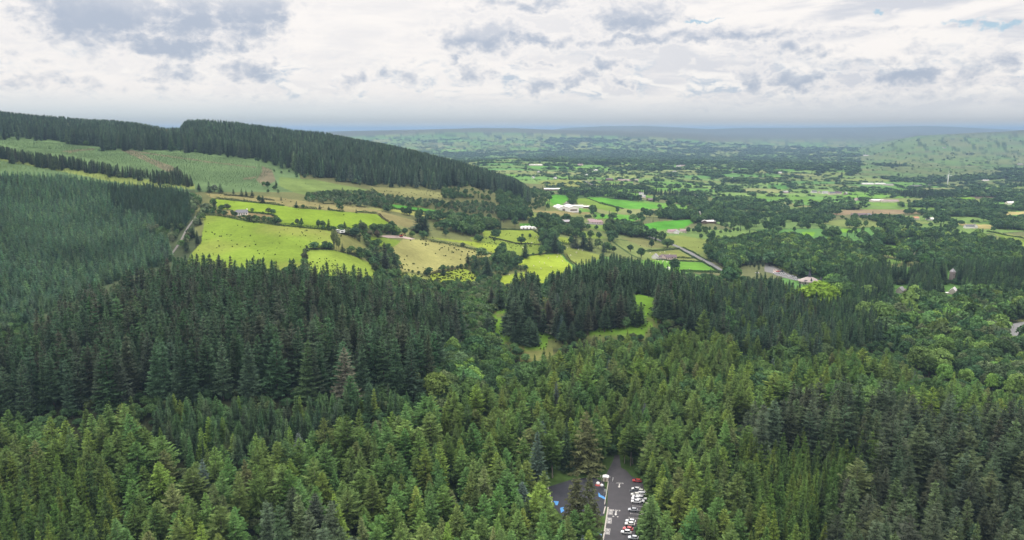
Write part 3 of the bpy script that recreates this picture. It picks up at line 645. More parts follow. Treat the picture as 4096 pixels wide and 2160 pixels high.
ht(zm, [(440,1200,1060,'larch',(.045,.06,.036),.95,'dark rounded conifer at the corner of the tan rushy field'),
 (530,1262,1095,'sitka',DKS,1.15,'dark spruce, middle one of three below the tan rushy field'),
 (640,1345,1100,'sitka',DKS,1.1,'tall dark spruce, biggest of three below the tan rushy field'),
 (190,1290,1178,'sitka',DKS,1.1,'dark spruce at the left corner of the small tufted field'),
 (1030,1112,948,'sitka',(.036,.06,.036),1.35,'broad dark conifer on the upper edge of the yellow sheep field'),
 (1240,995,838,'sitka',DKS,1.2,'dark conifer left of the twin conifers above the sheep field'),
 (1335,1062,865,'sitka',(.036,.056,.036),1.6,'very broad dark conifer above the sheep field corner'),
 (1550,1012,868,'sitka',(.05,.06,.042),1.3,'greyish conifer left of the conifer group beyond the olive field'),
 (1630,1012,868,'sitka',DKS,1.3,'dark conifer in the middle of the group beyond the olive field'),
 (1695,1040,872,'sitka',DKS,1.4,'broad dark conifer at the right of the group beyond the olive field'),
 (1840,1072,955,'sitka',(.055,.08,.055),1.1,'pale grey-green conifer beyond the olive field'),
 (750,888,818,'broad',T_BRD,1.2,'spreading dark oak on the green field wall, upper field'),
 (570,938,878,'broad',(.06,.09,.04),1.3,'bushy tree on the field wall at the left of the oaks'),
 (715,952,893,'broad',(.07,.1,.045),.9,'small round tree on the wall below the spreading oak'),
 (990,970,893,'broad',T_BRD,1.6,'wide dark oak clump in the middle of the walled fields'),
 (1080,917,862,'broad',T_BRD,1.0,'small round oak at the right of the wide oak clump'),
 (1005,895,862,'broad',T_BRD,.9,'little round tree just above the wide oak clump'),
 (790,1090,988,'broad',T_BRD,1.5,'dense dark broadleaf tree left of the broad conifer'),
 (895,1100,1040,'broad',(.075,.105,.05),1.2,'low pale bush right of the dense dark broadleaf tree'),
 (390,1000,953,'broad',(.08,.1,.06),1.1,'small pale tree on the wall above the tan field'),
 (1190,1090,1043,'broad',T_BRD,1.3,'round dark bush on the upper wall of the sheep field'),
 (1115,1090,1058,'broad',T_BRD,1.3,'low dark bush between the conifer and the round bush'),
 (2230,1115,1010,'broad',T_BRD,1.2,'tall dark round tree left of the roadside bungalow'),
 (2115,1050,975,'broad',T_BRD,1.4,'spreading dark tree behind the roadside bungalow field'),
 (2500,1010,915,'broad',T_BRO,1.6,'large round tree group beside the straight road'),
 (1925,940,830,'broad',T_BRD,1.3,'big dark round tree left of the straight road'),
 (2210,890,822,'broad',T_BRO,1.5,'spreading tree at the near end of the straight road'),
 (1830,705,655,'broad',T_BRD,1.2,'dark tree behind the pink-roofed farmhouse')])
HAND.append((674.5, 272.5, 258.5, 'broad', T_BRD, 1.15, 'lone dark round tree in the bright green field by the road'))
ht(zf, [(1580,548,452,'sitka',DKS,1.35,'dark spruce beside the white farmyard, left of two'),
 (1750,562,478,'sitka',DKS,1.35,'dark spruce just above the white caravans'),
 (1910,560,458,'sitka',DKS,1.2,'dark spruce among the trees right of the caravans'),
 (1248,338,265,'sitka',DKS,1.4,'dark conifer on the top hedge of the bright field, leftmost'),
 (1492,354,303,'sitka',DKS,1.4,'dark conifer on the top hedge of the bright field, middle'),
 (1586,362,322,'sitka',DKS,1.4,'small dark conifer on the top hedge of the bright field'),
 (1870,392,345,'sitka',DKS,1.4,'small dark conifer at the right end of the top hedge'),
 (1320,345,302,'broad',T_BRD,1.4,'dark bush on the top hedge beside the tallest conifer'),
 (1260,515,452,'broad',(.06,.085,.05),1.0,'small greyish tree on the hedge between the two bright fields'),
 (1307,520,443,'broad',T_BRD,.55,'thin ivy-clad tree on the hedge between the two bright fields'),
 (1482,545,462,'broad',(.065,.105,.045),.8,'left tree of the pair on the hedge beside the dark spruce'),
 (1525,548,472,'broad',(.065,.105,.045),.8,'right tree of the pair on the hedge beside the dark spruce'),
 (1855,655,540,'broad',(.036,.07,.042),1.1,'big dark round tree right of the white caravans'),
 (1930,590,488,'broad',(.06,.085,.045),1.2,'bare-branched greyish tree above the big dark round tree'),
 (2010,650,568,'broad',(.10,.10,.06),1.1,'brownish thin tree beside the gravel yard'),
 (2085,650,570,'broad',(.085,.065,.045),1.1,'reddish brown tree at the gravel yard'),
 (2060,590,505,'broad',T_BRO,1.1,'green tree at the left of the row above the gravel yard'),
 (2130,600,500,'broad',T_BRO,1.1,'green tree in the middle of the row above the gravel yard'),
 (2200,610,500,'broad',T_BRO,1.1,'tall green tree of the row above the gravel yard'),
 (2270,620,520,'broad',T_BRL,1.1,'light green tree of the row above the gravel yard'),
 (2370,620,545,'broad',T_BRD,1.3,'dark round tree at the right end of the gravel yard'),
 (2445,640,580,'broad',(.085,.14,.045),1.1,'bright round bush at the end of the gravel yard'),
 (2525,590,380,'sitka',DKS,1.3,'tall dark conifer right of the gravel yard, left one'),
 (2580,610,395,'sitka',(.04,.062,.04),1.3,'tall dark conifer right of the gravel yard, right one'),
 (2530,625,570,'broad',T_BRO,1.0,'round bush below the tall conifers by the gravel yard'),
 (1360,778,715,'sitka',DKS,1.3,'small dark conifer at the lower hedge of the large field'),
 (1340,900,800,'broad',(.06,.07,.045),.8,'greyish scrubby tree at the corner above the dark plantation'),
 (1525,752,712,'broad',(.085,.09,.06),1.2,'grey bush on the lower hedge of the large field'),
 (1725,785,705,'sitka',DKS,1.1,'small dark conifer at the foot of the pale tree avenue'),
 (1635,745,560,'broad',(.14,.17,.07),.32,'slim pale tree, left row of the avenue above the hedge'),
 (1665,760,570,'broad',(.15,.175,.08),.32,'slim pale tree, right row of the avenue above the hedge'),
 (1690,770,640,'broad',(.14,.17,.07),.36,'slim pale tree at the foot of the avenue'),
 (2010,830,775,'broad',(.085,.125,.06),1.1,'pale bush left of the big brown-green conifers'),
 (1920,835,785,'broad',T_BRO,1.0,'green bush at the left of the bushes under the rough slope'),
 (2080,930,720,'sitka',(.038,.052,.036),1.15,'big dark conifer, left of three beside the tan field'),
 (2170,985,690,'sitka',(.042,.052,.036),1.2,'biggest dark conifer, middle of three beside the tan field'),
 (2260,985,800,'sitka',(.038,.055,.034),1.15,'big dark conifer, right of three beside the tan field'),
 (250,172,85,'sitka',DKS,1.3,'dark spruce at the left end of the line above the heath'),
 (357,178,68,'sitka',DKS,1.35,'tall dark spruce, second in the line above the heath'),
 (410,180,100,'broad',(.10,.13,.085),1.2,'pale willow between the dark spruces above the heath'),
 (472,190,88,'sitka',DKS,1.3,'dark spruce, third in the line above the heath'),
 (603,202,142,'sitka',DKS,1.3,'short dark spruce standing apart above the heath'),
 (690,218,138,'sitka',DKS,1.3,'dark spruce, left of a close pair above the heath'),
 (735,218,150,'sitka',(.045,.065,.04),1.2,'grey-green spruce, right of a close pair above the heath'),
 (797,226,152,'sitka',DKS,1.4,'dark spruce right of the close pair above the heath'),
 (905,292,208,'sitka',(.04,.06,.04),1.4,'dark spruce on the heath edge above the bright field'),
 (1095,262,222,'sitka',(.05,.07,.045),1.3,'small spruce on the heath beside the scrub'),
 (262,512,432,'sitka',DKS,1.3,'dark conifer beside the track at the field corner'),
 (320,370,290,'broad',(.075,.10,.06),1.6,'grey-green spreading tree where the track leaves the wood'),
 (405,345,262,'sitka',DKS,1.2,'dark conifer at the top left corner of the bright field'),
 (180,645,530,'sitka',DKS,1.2,'dark conifer beside the track, left of the large field'),
 (232,705,570,'sitka',DKS,1.2,'dark conifer on the left border of the large field'),
 (120,800,620,'sitka',DKS,1.2,'dark conifer in the corner where track meets plantation'),
 (1045,488,440,'broad',T_BRD,1.2,'round dark bush at the end of the cottage garden'),
 (905,478,448,'broad',T_BRD,1.2,'dark bush on the garden hedge below the cottage'),
 (710,445,410,'broad',T_BRD,1.4,'dark bush in front of the white cottage'),
 (592,418,360,'broad',(.07,.10,.055),.8,'small tree beside the gable of the white cottage'),
 (1003,423,398,'broad',(.07,.10,.05),1.2,'small bush above the cottage garden'),
 (1730,185,125,'sitka',(.042,.065,.045),1.4,'dark conifer in the scrub under the far plantation'),
 (1045,110,50,'sitka',DKS,1.2,'dark conifer at the right edge of the young plantation')])
for fx, fy, ty2, tint, w, lab in [(940,690,455,(.16,.25,.035),1.5,'bright lime green round tree in front of the visitor centre'),
     (1120,590,505,(.13,.20,.05),1.0,'lime green tree right of the brightest one'),(1200,580,490,(.12,.19,.05),1.0,'light green tree left of the pale round tree in the spruces'),
     (1335,620,478,(.115,.18,.055),1.2,'pale green round tree among dark spruces right of centre'),
     (1300,800,610,(.10,.155,.045),1.4,'left half of the large light green tree in the right wood'),(1430,830,615,(.10,.16,.05),1.5,'large light green tree with domed crown in the right wood'),
     (1650,850,700,(.105,.17,.05),1.3,'light green tree right of the large domed tree'),(1740,850,740,(.10,.165,.05),1.0,'smaller light green tree below the large domed tree'),
     (455,1035,835,(.045,.085,.055),1.1,'dark rounded bluish broadleaf tree among the larches'),(2400,1050,905,(.13,.21,.04),1.1,'lime green tree near the right edge above the dark firs'),
     (1110,455,380,(.095,.13,.085),1.4,'pale greyish willow right of the visitor centre'),(620,60,10,(.075,.13,.055),1.3,'bright round tree beyond the right-hand wood'),
     (330,200,170,T_BRD,1.0,'small dark tree left of the upper car park')]:
    ht(z6, [(fx, fy, ty2, 'broad', tint, w, lab)])
ht(lambda pts: [((2950+x/6.44)/4, (1000+y/6.44)/4) for x, y in pts], [(430,490,235,'larch',(.07,.10,.055),.9,'grey-green pine at the upper car park, second from the left'),(545,545,250,'larch',(.06,.09,.05),.9,'grey-green pine at the upper car park, third from the left'),
 (655,500,185,'larch',(.075,.105,.06),.85,'tall grey-green pine at the upper car park, rightmost'),(320,480,265,'larch',(.065,.09,.05),.9,'grey-green pine at the upper car park, leftmost')])
# silver firs and other striking trees of the foreground
for px, pb, pt, key, tint, w, lab in [
 (586,470,412,'norway',(.095,.105,.045),1.3,'huge olive-brown spruce with long weeping branches beside the exit road'),
 (537,496,432,'fir',(.062,.092,.068),1.0,'tall silvery fir left of the play area, in front of the larches'),(541,468,422,'fir',(.06,.09,.075),1.0,'slim bluish fir directly behind the tall silvery fir'),
 (524,520,481,'fir',(.085,.12,.10),1.15,'short silvery fir left of the blue play surface'),(300,470,433,'fir',(.10,.125,.11),1.2,'pale silver-grey fir left of centre among yellow-green larches'),
 (151,487,455,'fir',(.06,.085,.078),1.0,'dark blue-grey fir in the yellow-green stand'),(397,442,416,'fir',(.10,.11,.095),1.0,'grey fir among larches below the dark plantation'),
 (467,434,405,'fir',(.08,.11,.095),1.0,'slim grey-blue fir in the larch wood under the gully'),(573,545,468,'norway',(.072,.078,.038),1.3,'olive-brown spruce covering the play area, left one'),
 (588,550,475,'norway',(.064,.072,.036),1.2,'olive-brown spruce covering the play area, right one'),(566,470,420,'norway',(.04,.065,.032),.9,'dark narrow spruce left of the huge olive-brown one'),
 (352,415,376,'sitka',(.05,.10,.04),1.2,'bright green spruce at the foot of the dark plantation'),(371,412,382,'sitka',(.042,.075,.042),1.2,'dark green spruce at the foot of the dark plantation'),
 (347,404,347,'sitka',(.085,.085,.06),.85,'half-dead spruce with bare grey trunk on the plantation edge')]:
    HAND.append((px, pb, pt, key, tint, w, lab))
hx, hy, hh_, hk, hc, ht_, hw, hl = [], [], [], [], [], [], [], []
for px, pb, pt, key, tint, w, lab in HAND:
    X, Y, Z = hit(px, pb)
    _, p1, dp = project(X, Y, Z+10.0); _, p0, _ = project(X, Y, Z)
    H = float(np.clip((pb-pt)/max((p0-p1), .01)*10.0, 2.0, 42.0))
    hx.append(X); hy.append(Y); hh_.append(H); hk.append(key); ht_.append(tint); hl.append(lab)
    base_w = PROTO[IDX[(key, 0)][0]]['h']/H
    hw.append(w)
NH = len(HAND)
X_ = np.concatenate([np.array(hx)]+TX); Y_ = np.concatenate([np.array(hy)]+TY); H_ = np.concatenate([np.array(hh_)]+TH)
K_ = np.concatenate([np.array(hk, object)]+TK); C_ = np.concatenate([np.full(NH, 0)]+TCODE); W_ = np.concatenate([np.array(hw)*np.where(np.array([k in ('sitka', 'fir', 'norway') for k in hk]), 1.35, 1.0)]+TW)
TI_ = np.concatenate([np.array(ht_)]+TTINT)
for k_, f_ in (('sitka', 1.5), ('norway', 1.3), ('young', 1.8), ('larch', 1.3), ('broad', 1.3), ('fir', 1.15)): TI_[K_ == k_] *= f_
# keep scattered trees clear of the hand-placed ones
keep = np.ones(len(X_), bool)
for i in range(NH):
    d = np.hypot(X_[NH:]-X_[i], Y_[NH:]-Y_[i]); keep[NH:] &= d > np.minimum(.16*H_[i]+.5, 5.0)
def corridor(pts, w):                 # no trees on roads
    for (a, b) in zip(pts[:-1], pts[1:]):
        a = np.array(a[:2]); b = np.array(b[:2]); ab = b-a; L2 = max(ab @ ab, 1e-6)
        t = np.clip(((X_-a[0])*ab[0]+(Y_-a[1])*ab[1])/L2, 0, 1)
        keep[NH:] &= (np.hypot(X_-a[0]-t*ab[0], Y_-a[1]-t*ab[1]) > w)[NH:]
VIS = np.zeros((RH, RW), bool)        # what the photograph shows between the trees stays in sight
for p in ([(598,541),(603,512),(606,482),(598,476),(607,470),(615,458),(625,459),(634,474),(640,492),(641,515),(634,541)], zc([(780,460),(1000,500),(1010,560),(960,690),(860,790),(780,780)]),
          [(497,312),(509,305),(510,338),(500,338)], [(550,487),(560,482),(568,486),(562,500),(556,504)], [(541,499),(547,484),(557,470),(568,466),(577,470),(572,486),(548,490)], zf([(640,350),(760,350),(760,412),(640,412)]), zm([(1350,565),(1700,560),(1700,600),(1545,628),(1370,628)]), zm([(1640,712),(1850,712),(1850,772),(1640,762)]),
          [((2550+x/6.44)/4, (980+y/6.44)/4) for x, y in [(370,240),(980,250),(1050,400),(370,380)]], [((2950+x/6.44)/4, (1000+y/6.44)/4) for x, y in [(700,330),(800,320),(1200,520),(1640,740),(2000,600),(2200,760),(2380,880),(1500,850),(1180,660),(930,640),(700,560)]],
          [(949,266),(954,266),(954.5,279),(948.5,279)], z6([(1970,488),(2055,488),(2060,550),(1945,552)]), z6([(1565,488),(1635,488),(1640,540),(1565,540)]), z6([(1685,225),(1755,228),(1740,265),(1690,255)]),
          [(646,236),(668,243),(692,253),(712,264),(730,275),(724,276),(690,256),(664,245)], zm([(985,780),(1135,785),(1135,812),(985,812)]), [(1004,324),(1024,321),(1026,332),(1010,335)],
          z4([(1345,585),(1372,585),(1365,692),(1345,692)]), zf([(2110,615),(2480,640),(2440,668),(2110,640)]), zm([(1240,392),(1390,398),(1390,415),(1240,415)]), zm([(1390,718),(1510,728),(1500,755),(1390,752)]),
          z3([(1180,1005),(1320,1010),(1310,1045),(1180,1045)]), z3([(1425,945),(1535,945),(1535,975),(1425,972)]), z3([(1400,885),(1440,885),(1440,905),(1400,905)]), z3([(960,742),(1055,745),(1055,800),(960,780)]),
          z4([(765,785),(985,785),(985,812),(765,808)]), z4([(710,660),(940,662),(940,690),(710,682)]), z4([(325,720),(610,725),(610,758),(325,750)]), z4([(1790,808),(1875,810),(1875,830),(1790,830)]), z4([(1490,980),(1590,985),(1590,1010),(1490,1010)])):
    VIS |= poly_mask(p)
def blocks(x, y, h):
    z = gz(x, y); out = np.zeros(len(x), bool); pt = project(x, y, z+h)[1]; pb = project(x, y, z)[1]
    for f in (.3, .5, .7, .85, .97):
        qx, qy, _ = project(x, y, z+h*f); w = (pb-pt)*.17*(1.1-f)*1.3
        for sg in (-1, 0, 1): out |= look(VIS, qx+sg*w, qy, False)
    return out
keep[NH:] &= ~blocks(X_, Y_, H_)[NH:]
def pts3(pxs): return [hit(*p) for p in pxs]
ROADS = {'road_main': ([(641,233.5),(644.6,235),(664.5,242),(680,247.5),(691,253.4),(708,262),(724,272.6),(731,276.5)], 8.0),
         'road_far': (z3([(550,650),(585,668),(640,690),(720,715),(800,745)]), 7.0),
         'road_mid': (z3([(1312,868),(1280,892),(1215,920)]), 7.0),
         'track_left': (TRACK, 5.0)}
RP = {k: pts3(p) for k, (p, w) in ROADS.items()}
for k, (p, w) in ROADS.items(): corridor(RP[k], w*.5+3.0)
Z_ = gz(X_, Y_)
px_, py_, dep_ = project(X_, Y_, Z_+H_*.97); _, pyb_, _ = project(X_, Y_, Z_)
SPEC = {'sitka': 'spruce_tree', 'norway': 'spruce_tree', 'young': 'spruce_tree', 'fir': 'fir_tree', 'larch': 'larch_tree', 'broad': 'broadleaf_tree'}
sp_ = np.array([SPEC[k] for k in K_], object)
inview = (px_ > -6) & (px_ < 1030) & (py_ < 536) & (py_ > 90)
indiv = np.zeros(len(X_), bool); indiv[:NH] = True
for sp in ('spruce_tree', 'larch_tree', 'broadleaf_tree', 'fir_tree'):
    room = 296-int((sp_[:NH] == sp).sum())
    c = np.where(keep & inview & (sp_ == sp) & ~indiv)[0]
    indiv[c[np.argsort(-((pyb_-py_)[c]))[:room]]] = True
lodn = np.where(dep_ < 560, 0, np.where(dep_ < 1700, 1, 2))
var_ = np.zeros(len(X_), int); prnd = rng.random(len(X_))
for key in ('sitka', 'norway', 'young', 'larch', 'broad', 'fir'):
    have = [l for l in (0, 1, 2) if (key, l) in IDX]
    for l in (0, 1, 2):
        q = (K_ == key) & (lodn == l)
        kk, ll = (key, min(have, key=lambda a: abs(a-l)))
        if key == 'norway' and l > 0: kk, ll = 'sitka', l
        if key == 'fir' and l > 0: kk, ll = 'fir', 0
        if key == 'larch' and l == 2: kk, ll = 'larch', 1
        L = IDX[(kk, ll)]; var_[q] = np.array(L)[(prnd[q]*len(L)).astype(int)]
for i in range(NH):                   # picked trees keep their detailed meshes
    L = IDX[(K_[i], 0)]; var_[i] = L[i % len(L)]
PH = np.array([p['h'] for p in PROTO]); SC_ = H_/PH[var_]
ROT_ = rng.uniform(0, 6.283, len(X_))
WX_ = SC_*W_*np.clip(1+rng.normal(size=len(X_))*.15, .65, 1.5)
# ---- labels
ORD = ['first','second','third','fourth','fifth','sixth','seventh','eighth','ninth','tenth','eleventh','twelfth','thirteenth','fourteenth','fifteenth','sixteenth','seventeenth','eighteenth','nineteenth','twentieth']
ordn = lambda k: ORD[k] if k < 20 else f'{k+1}th'
def shade(t):
    r, g, b = t; v = .3*r+.6*g+.1*b
    if r > g*.93: return 'brownish'
    if b > g*.66: return 'blue-green'
    if r > g*.72: return 'yellow-green' if v > .07 else 'olive'
    return 'dark green' if v < .055 else ('mid green' if v < .085 else 'bright green')
def zone(i):
    c, x, y = C_[i], px_[i], py_[i]
    if c == 6: return 'of the dark plantation'
    if y > 455 and x < 245: return 'in the bottom left stand'
    if c in (5, 16, 2, 18): return 'on the left hillside'
    if c == 17 or (y < 345 and 480 < x < 700): return 'around the grassy knoll'
    if c == 11 and x < 560: return 'in the gully below the knoll'
    if x > 690 and y < 285: return 'around the visitor centre'
    if x > 690 and y < 385: return 'in the right-hand wood'
    if c == 14: return 'in the farmland valley'
    if c == 9: return 'under the dark plantation'
    return 'left of the car park' if x < 612 else 'right of the car park'
ids = np.where(indiv)[0]
groups = {}
for i in ids:
    if i >= NH: groups.setdefault((sp_[i], zone(i)), []).append(i)
LAB = {}; GRP = {}
for (sp, zn), L in groups.items():
    L.sort(key=lambda i: -py_[i])
    for r0 in range(0, len(L), 12):
        row = sorted(L[r0:r0+12], key=lambda i: px_[i])
        for q, i in enumerate(row):
            LAB[i] = f"{shade(TI_[i])} {sp.split('_')[0]}, {ordn(q)} from left in {ordn(r0//12)} row {zn}"
            GRP[i] = f"{sp.split('_')[0]} trees {zn}"
for i in ids:
    p = PROTO[var_[i]]
    o = link(sp_[i], None, None, (X_[i], Y_[i], Z_[i]), ROT_[i]); o.scale = (WX_[i], WX_[i], SC_[i])
    o.rotation_euler = (rng.normal()*.03, rng.normal()*.03, ROT_[i])
    if i < NH: tag(o, hl[i], 'tree', 'trees standing on their own')
    else: tag(o, LAB[i], 'tree', GRP[i])
    link('trunk', p['trunk'], o)
    c = link('crown', p['crown'], o); c['tint'] = [float(v) for v in TI_[i]]
# ---- the remaining trees: one instanced mass for each kind
PC = bpy.data.collections.new('tree_models')
for i, p in enumerate(PROTO):
    PC.objects.link(bpy.data.objects.new(f'model_{i:03d}', p['whole']))
def scatter_group():
    g = bpy.data.node_groups.new('tree_scatter', 'GeometryNodeTree')
    g.interface.new_socket('Geometry', in_out='INPUT', socket_type='NodeSocketGeometry')
    g.interface.new_socket('Geometry', in_out='OUTPUT', socket_type='NodeSocketGeometry')
    gi = g.nodes.new('NodeGroupInput'); go = g.nodes.new('NodeGroupOutput')
    ci = g.nodes.new('GeometryNodeCollectionInfo'); ci.inputs['Collection'].default_value = PC
    ci.inputs['Separate Children'].default_value = True; ci.inputs['Reset Children'].default_value = True
    ip = g.nodes.new('GeometryNodeInstanceOnPoints'); ip.inputs['Pick Instance'].default_value = True
    def na(n, t):
        q = g.nodes.new('GeometryNodeInputNamedAttribute'); q.data_type = t; q.inputs['Name'].default_value = n
        return q.outputs['Attribute']
    g.links.new(gi.outputs[0], ip.inputs['Points']); g.links.new(ci.outputs[0], ip.inputs['Instance'])
    g.links.new(na('pick', 'INT'), ip.inputs['Instance Index'])
    er = g.nodes.new('FunctionNodeEulerToRotation'); g.links.new(na('turn', 'FLOAT_VECTOR'), er.inputs[0]); g.links.new(er.outputs[0], ip.inputs['Rotation'])
    g.links.new(na('size', 'FLOAT_VECTOR'), ip.inputs['Scale']); g.links.new(ip.outputs[0], go.inputs[0])
    return g
SG = scatter_group()
def mass(name, sel, label, cat):
    me = bpy.data.meshes.new(name); n = int(sel.sum())
    me.vertices.add(n); me.vertices.foreach_set('co', np.stack([X_[sel], Y_[sel], Z_[sel]], 1).astype(np.float32).ravel())
    tl = rng.normal(size=(n, 2))*.02
    for nm, typ, arr in (('pick', 'INT', var_[sel].astype(np.int32)), ('turn', 'FLOAT_VECTOR', np.column_stack([tl, ROT_[sel]]).astype(np.float32)),
                         ('size', 'FLOAT_VECTOR', np.column_stack([WX_[sel], WX_[sel], SC_[sel]]).astype(np.float32)),
                         ('tint', 'FLOAT_COLOR', np.column_stack([TI_[sel], np.ones(n)]).astype(np.float32))):
        a = me.attributes.new(nm, typ, 'POINT'); a.data.foreach_set({'INT': 'value', 'FLOAT_VECTOR': 'vector', 'FLOAT_COLOR': 'color'}[typ], arr.ravel())
    o = link(name, me); md = o.modifiers.new('scatter', 'NODES'); md.node_group = SG
    tag(o, label, cat, None, 'stuff'); print(name, n)
rest = keep & ~indiv & (px_ > -240) & (px_ < 1270)
TUFT = []
for fi, (p, c, t) in enumerate(FIELDS):
    if not t: continue
    P = np.array(p); big = c in ((.225,.215,.078), (.15,.17,.045), (.18,.225,.03))
    for q in range(int(t*(6 if not big else 3))):
        u, v = rng.uniform(P.min(0), P.max(0))
        if look(FR, np.array([u]), np.array([v]))[0] != fi+1: continue
        X, Y, Z = hit(u, v)
        if fbm(np.array([X/32]), np.array([Y/32]), 140, 2)[0] < .46: continue
        if blocks(np.array([X]), np.array([Y]), np.array([.3]))[0]: continue
        TUFT.append((X, Y, Z, rng.uniform(.8, 1.6) if big else rng.uniform(.6, 1.3), rng.uniform(.8, 1.2)*(1.5 if big else 1.2)))
kx, ky = rng.uniform(-10, 110, 700), rng.uniform(500, 640, 700); kz = gz(kx, ky); kpx, kpy, _ = project(kx, ky, kz)
for X, Y, Z, ok in zip(kx, ky, kz, look(poly_mask(KNOLL), kpx, kpy, False) & (fbm(kx/14, ky/14, 141, 2) > .52)):
    if ok: TUFT.append((X, Y, Z, rng.uniform(.6, 1.2), 1.5))
TF = np.array(TUFT); n0 = len(X_); m_ = len(TF); cat_ = np.concatenate
X_, Y_, Z_ = cat_([X_, TF[:,0]]), cat_([Y_, TF[:,1]]), cat_([Z_, TF[:,2]]); SC_ = cat_([SC_, TF[:,3]]); WX_ = cat_([WX_, TF[:,3]*TF[:,4]]); ROT_ = cat_([ROT_, rng.uniform(0, 6.28, m_)])
var_ = cat_([var_, np.full(m_, IDX[('tuft', 0)][0])]); TI_ = cat_([TI_, np.clip(np.array((.080,.100,.036))*(1+rng.normal(size=(m_, 1))*.2), .01, 1)]); sp_ = cat_([sp_, np.array(['tuft']*m_, object)]); rest = cat_([rest, np.ones(m_, bool)])
mass('rush_tufts', sp_ == 'tuft', 'dark rush tufts scattered over the rough pastures', 'rushes')
mass('spruce_forest', rest & (sp_ == 'spruce_tree'), 'dark green spruce plantations covering the hillside and valley', 'forest')
mass('larch_woods', rest & (sp_ == 'larch_tree'), 'soft green larch wood behind the front rows of larches', 'forest')
mass('broadleaf_woods', rest & ((sp_ == 'broadleaf_tree') | (sp_ == 'fir_tree')), 'broadleaf woods, copses and hedgerow trees of the farmland valley', 'woodland')
# ------------------------------------------------------------------ the ground sheet
gx, gy, gzv = GX.ravel(), GY.ravel(), GZ.ravel()
gpx, gpy, _ = project(gx, gy, gzv)
gcol = np.empty((len(gx), 3)); gcol[:] = C_FL
fr_ = look(FR, gpx, gpy); gr_ = np.hypot(gx, gy)
def setc(m, c, v=.12, sc=40.0, sd=5):
    n_ = fbm(gx[m]/sc, gy[m]/sc, sd, 3)
    gcol[m] = np.array(c)*(1+v*2*(n_-.5))[:,None]
compl = (gr_ > 760) | ((gr_ > 560) & (gpx > 360) & (gpx < 560)); setc(compl, C_RO, .35, 60)
hills = (gy > 800) & (gpx < 545) & (gpy < 220); setc(hills, (.115,.12,.05), .35, 90)
pl = (gy > 780) & (gy < 1500) & (gpx < 300) & (gpy < 192)
setc(pl, (.088,.135,.056), .35, 40)
stp = poly_mask([(-70,153),(0,160),(70,173),(113,182),(150,188),(195,189),(195,184),(146,179),(80,168),(0,156),(-70,148)]); setc(look(stp, gpx, gpy, False) & (gy > 780) & (gy < 1300), (.165,.20,.055), .2, 40)
for p in ([(120,150),(132,150),(150,158),(172,166),(180,171),(168,172),(150,163)], [(132,150.5),(200,160),(256,167),(256,168),(200,161.5),(134,152)], [(60,151.5),(80,149),(95,148.5),(95,149.6),(70,152.5)],
          [(262,166),(272,170),(276,181),(264,186),(256,180),(262,172)], [(243,178),(258,176),(256,178),(244,180)]):
    setc(look(poly_mask(p), gpx, gpy, False) & (gy > 780) & (gy < 1500), (.13,.115,.07), .3, 15)
setc((gy > 1500) & (gpx > 160) & (gpx < 184) & (gpy < 131), (.16,.16,.07), .2, 40)
setc((gy > 380) & (gy < 1100) & (gpx < 195) & (gpy < 340) & (gpy > 190), (.055,.07,.035), .3, 30)
c_, c2_, ed_, wd_ = farm(gx, gy)
fm = (gr_ > 800) & (gpx > 380) & ~((gy < 2300) & (gpx < 545) & (gpy < 222)) & ~LEFTHILL(gx, gy) | (gr_ > 1750) & ~LEFTHILL(gx, gy)
pal = np.array([(.085,.19,.04), (.11,.215,.04), (.10,.19,.05), (.125,.19,.055), (.15,.185,.06), (.13,.155,.055), (.11,.17,.055), (.085,.175,.05), (.17,.185,.075), (.095,.185,.045), (.12,.13,.06), (.09,.18,.045)])
pc = pal[np.clip((c_*12).astype(int), 0, 11)]
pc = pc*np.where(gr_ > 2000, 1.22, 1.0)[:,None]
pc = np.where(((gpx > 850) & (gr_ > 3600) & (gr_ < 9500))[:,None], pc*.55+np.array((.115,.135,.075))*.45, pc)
pc = pc*(1+.18*(fbm(gx/120, gy/120, 15, 2)-.5))[:,None]
wood_c = np.array(C_DK)*1.0*(1+.5*(fbm(gx/70, gy/70, 16, 2)-.5))[:,None]
hw_ = np.clip(gr_/300, 4, 22)*np.where((gpx > 850) & (gr_ > 3600), .8, 1.0)
pc = np.where(((wd_ > np.where((gpx > 860) & (gy > 3300), .70, .645)) | (ed_ < hw_*.5))[:,None], wood_c, pc)
moor = np.clip((gzv-np.where(gr_ < 8700, 92, 0)-40*(fbm(gx/1200, gy/1200, 19, 3)-.5))/60, 0, 1)*(gr_ > 4500)
mc = np.array((.105,.095,.05))*(1+.6*(fbm(gx/500, gy/500, 29, 4)-.5))[:,None]
pc = pc*(1-moor)[:,None]+mc*moor[:,None]
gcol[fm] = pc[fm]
for i, (p, c, t) in enumerate(FIELDS):
    m = (fr_ == i+1) & (gr_ > 480) & (gr_ < 2900)
    if i == 2: m &= gy > 500
    n1 = fbm(gx[m]/38, gy[m]/38, 5+i, 3); n2 = fbm(gx[m]/9, gy[m]/4, 6, 2)
    gcol[m] = np.array(c)*(1+.62*(n1-.5)+.22*(n2-.5))[:,None]
    if c == (.134,.192,.026):         # dry yellowish patches of the large field
        d = np.clip(fbm(gx[m]/70, gy[m]/55, 88, 3)*3-1.35, 0, 1)[:,None]*.55; gcol[m] = gcol[m]*(1-d)+np.array((.22,.215,.06))*d
kn = look(poly_mask(KNOLL), gpx, gpy, False) & (gy > 440) & (gy < 720)
setc(kn, KN_GRASS, .22, 14)
kd = kn & (fbm(gx/22, gy/22, 66, 3) > .60); setc(kd, (.10,.115,.04), .3, 6)
setc(look(poly_mask([(500,345),(545,350),(565,352),(560,362),(530,364),(505,356)]), gpx, gpy, False) & (gy < 560) & (gy > 400), (.13,.135,.045), .4, 8)
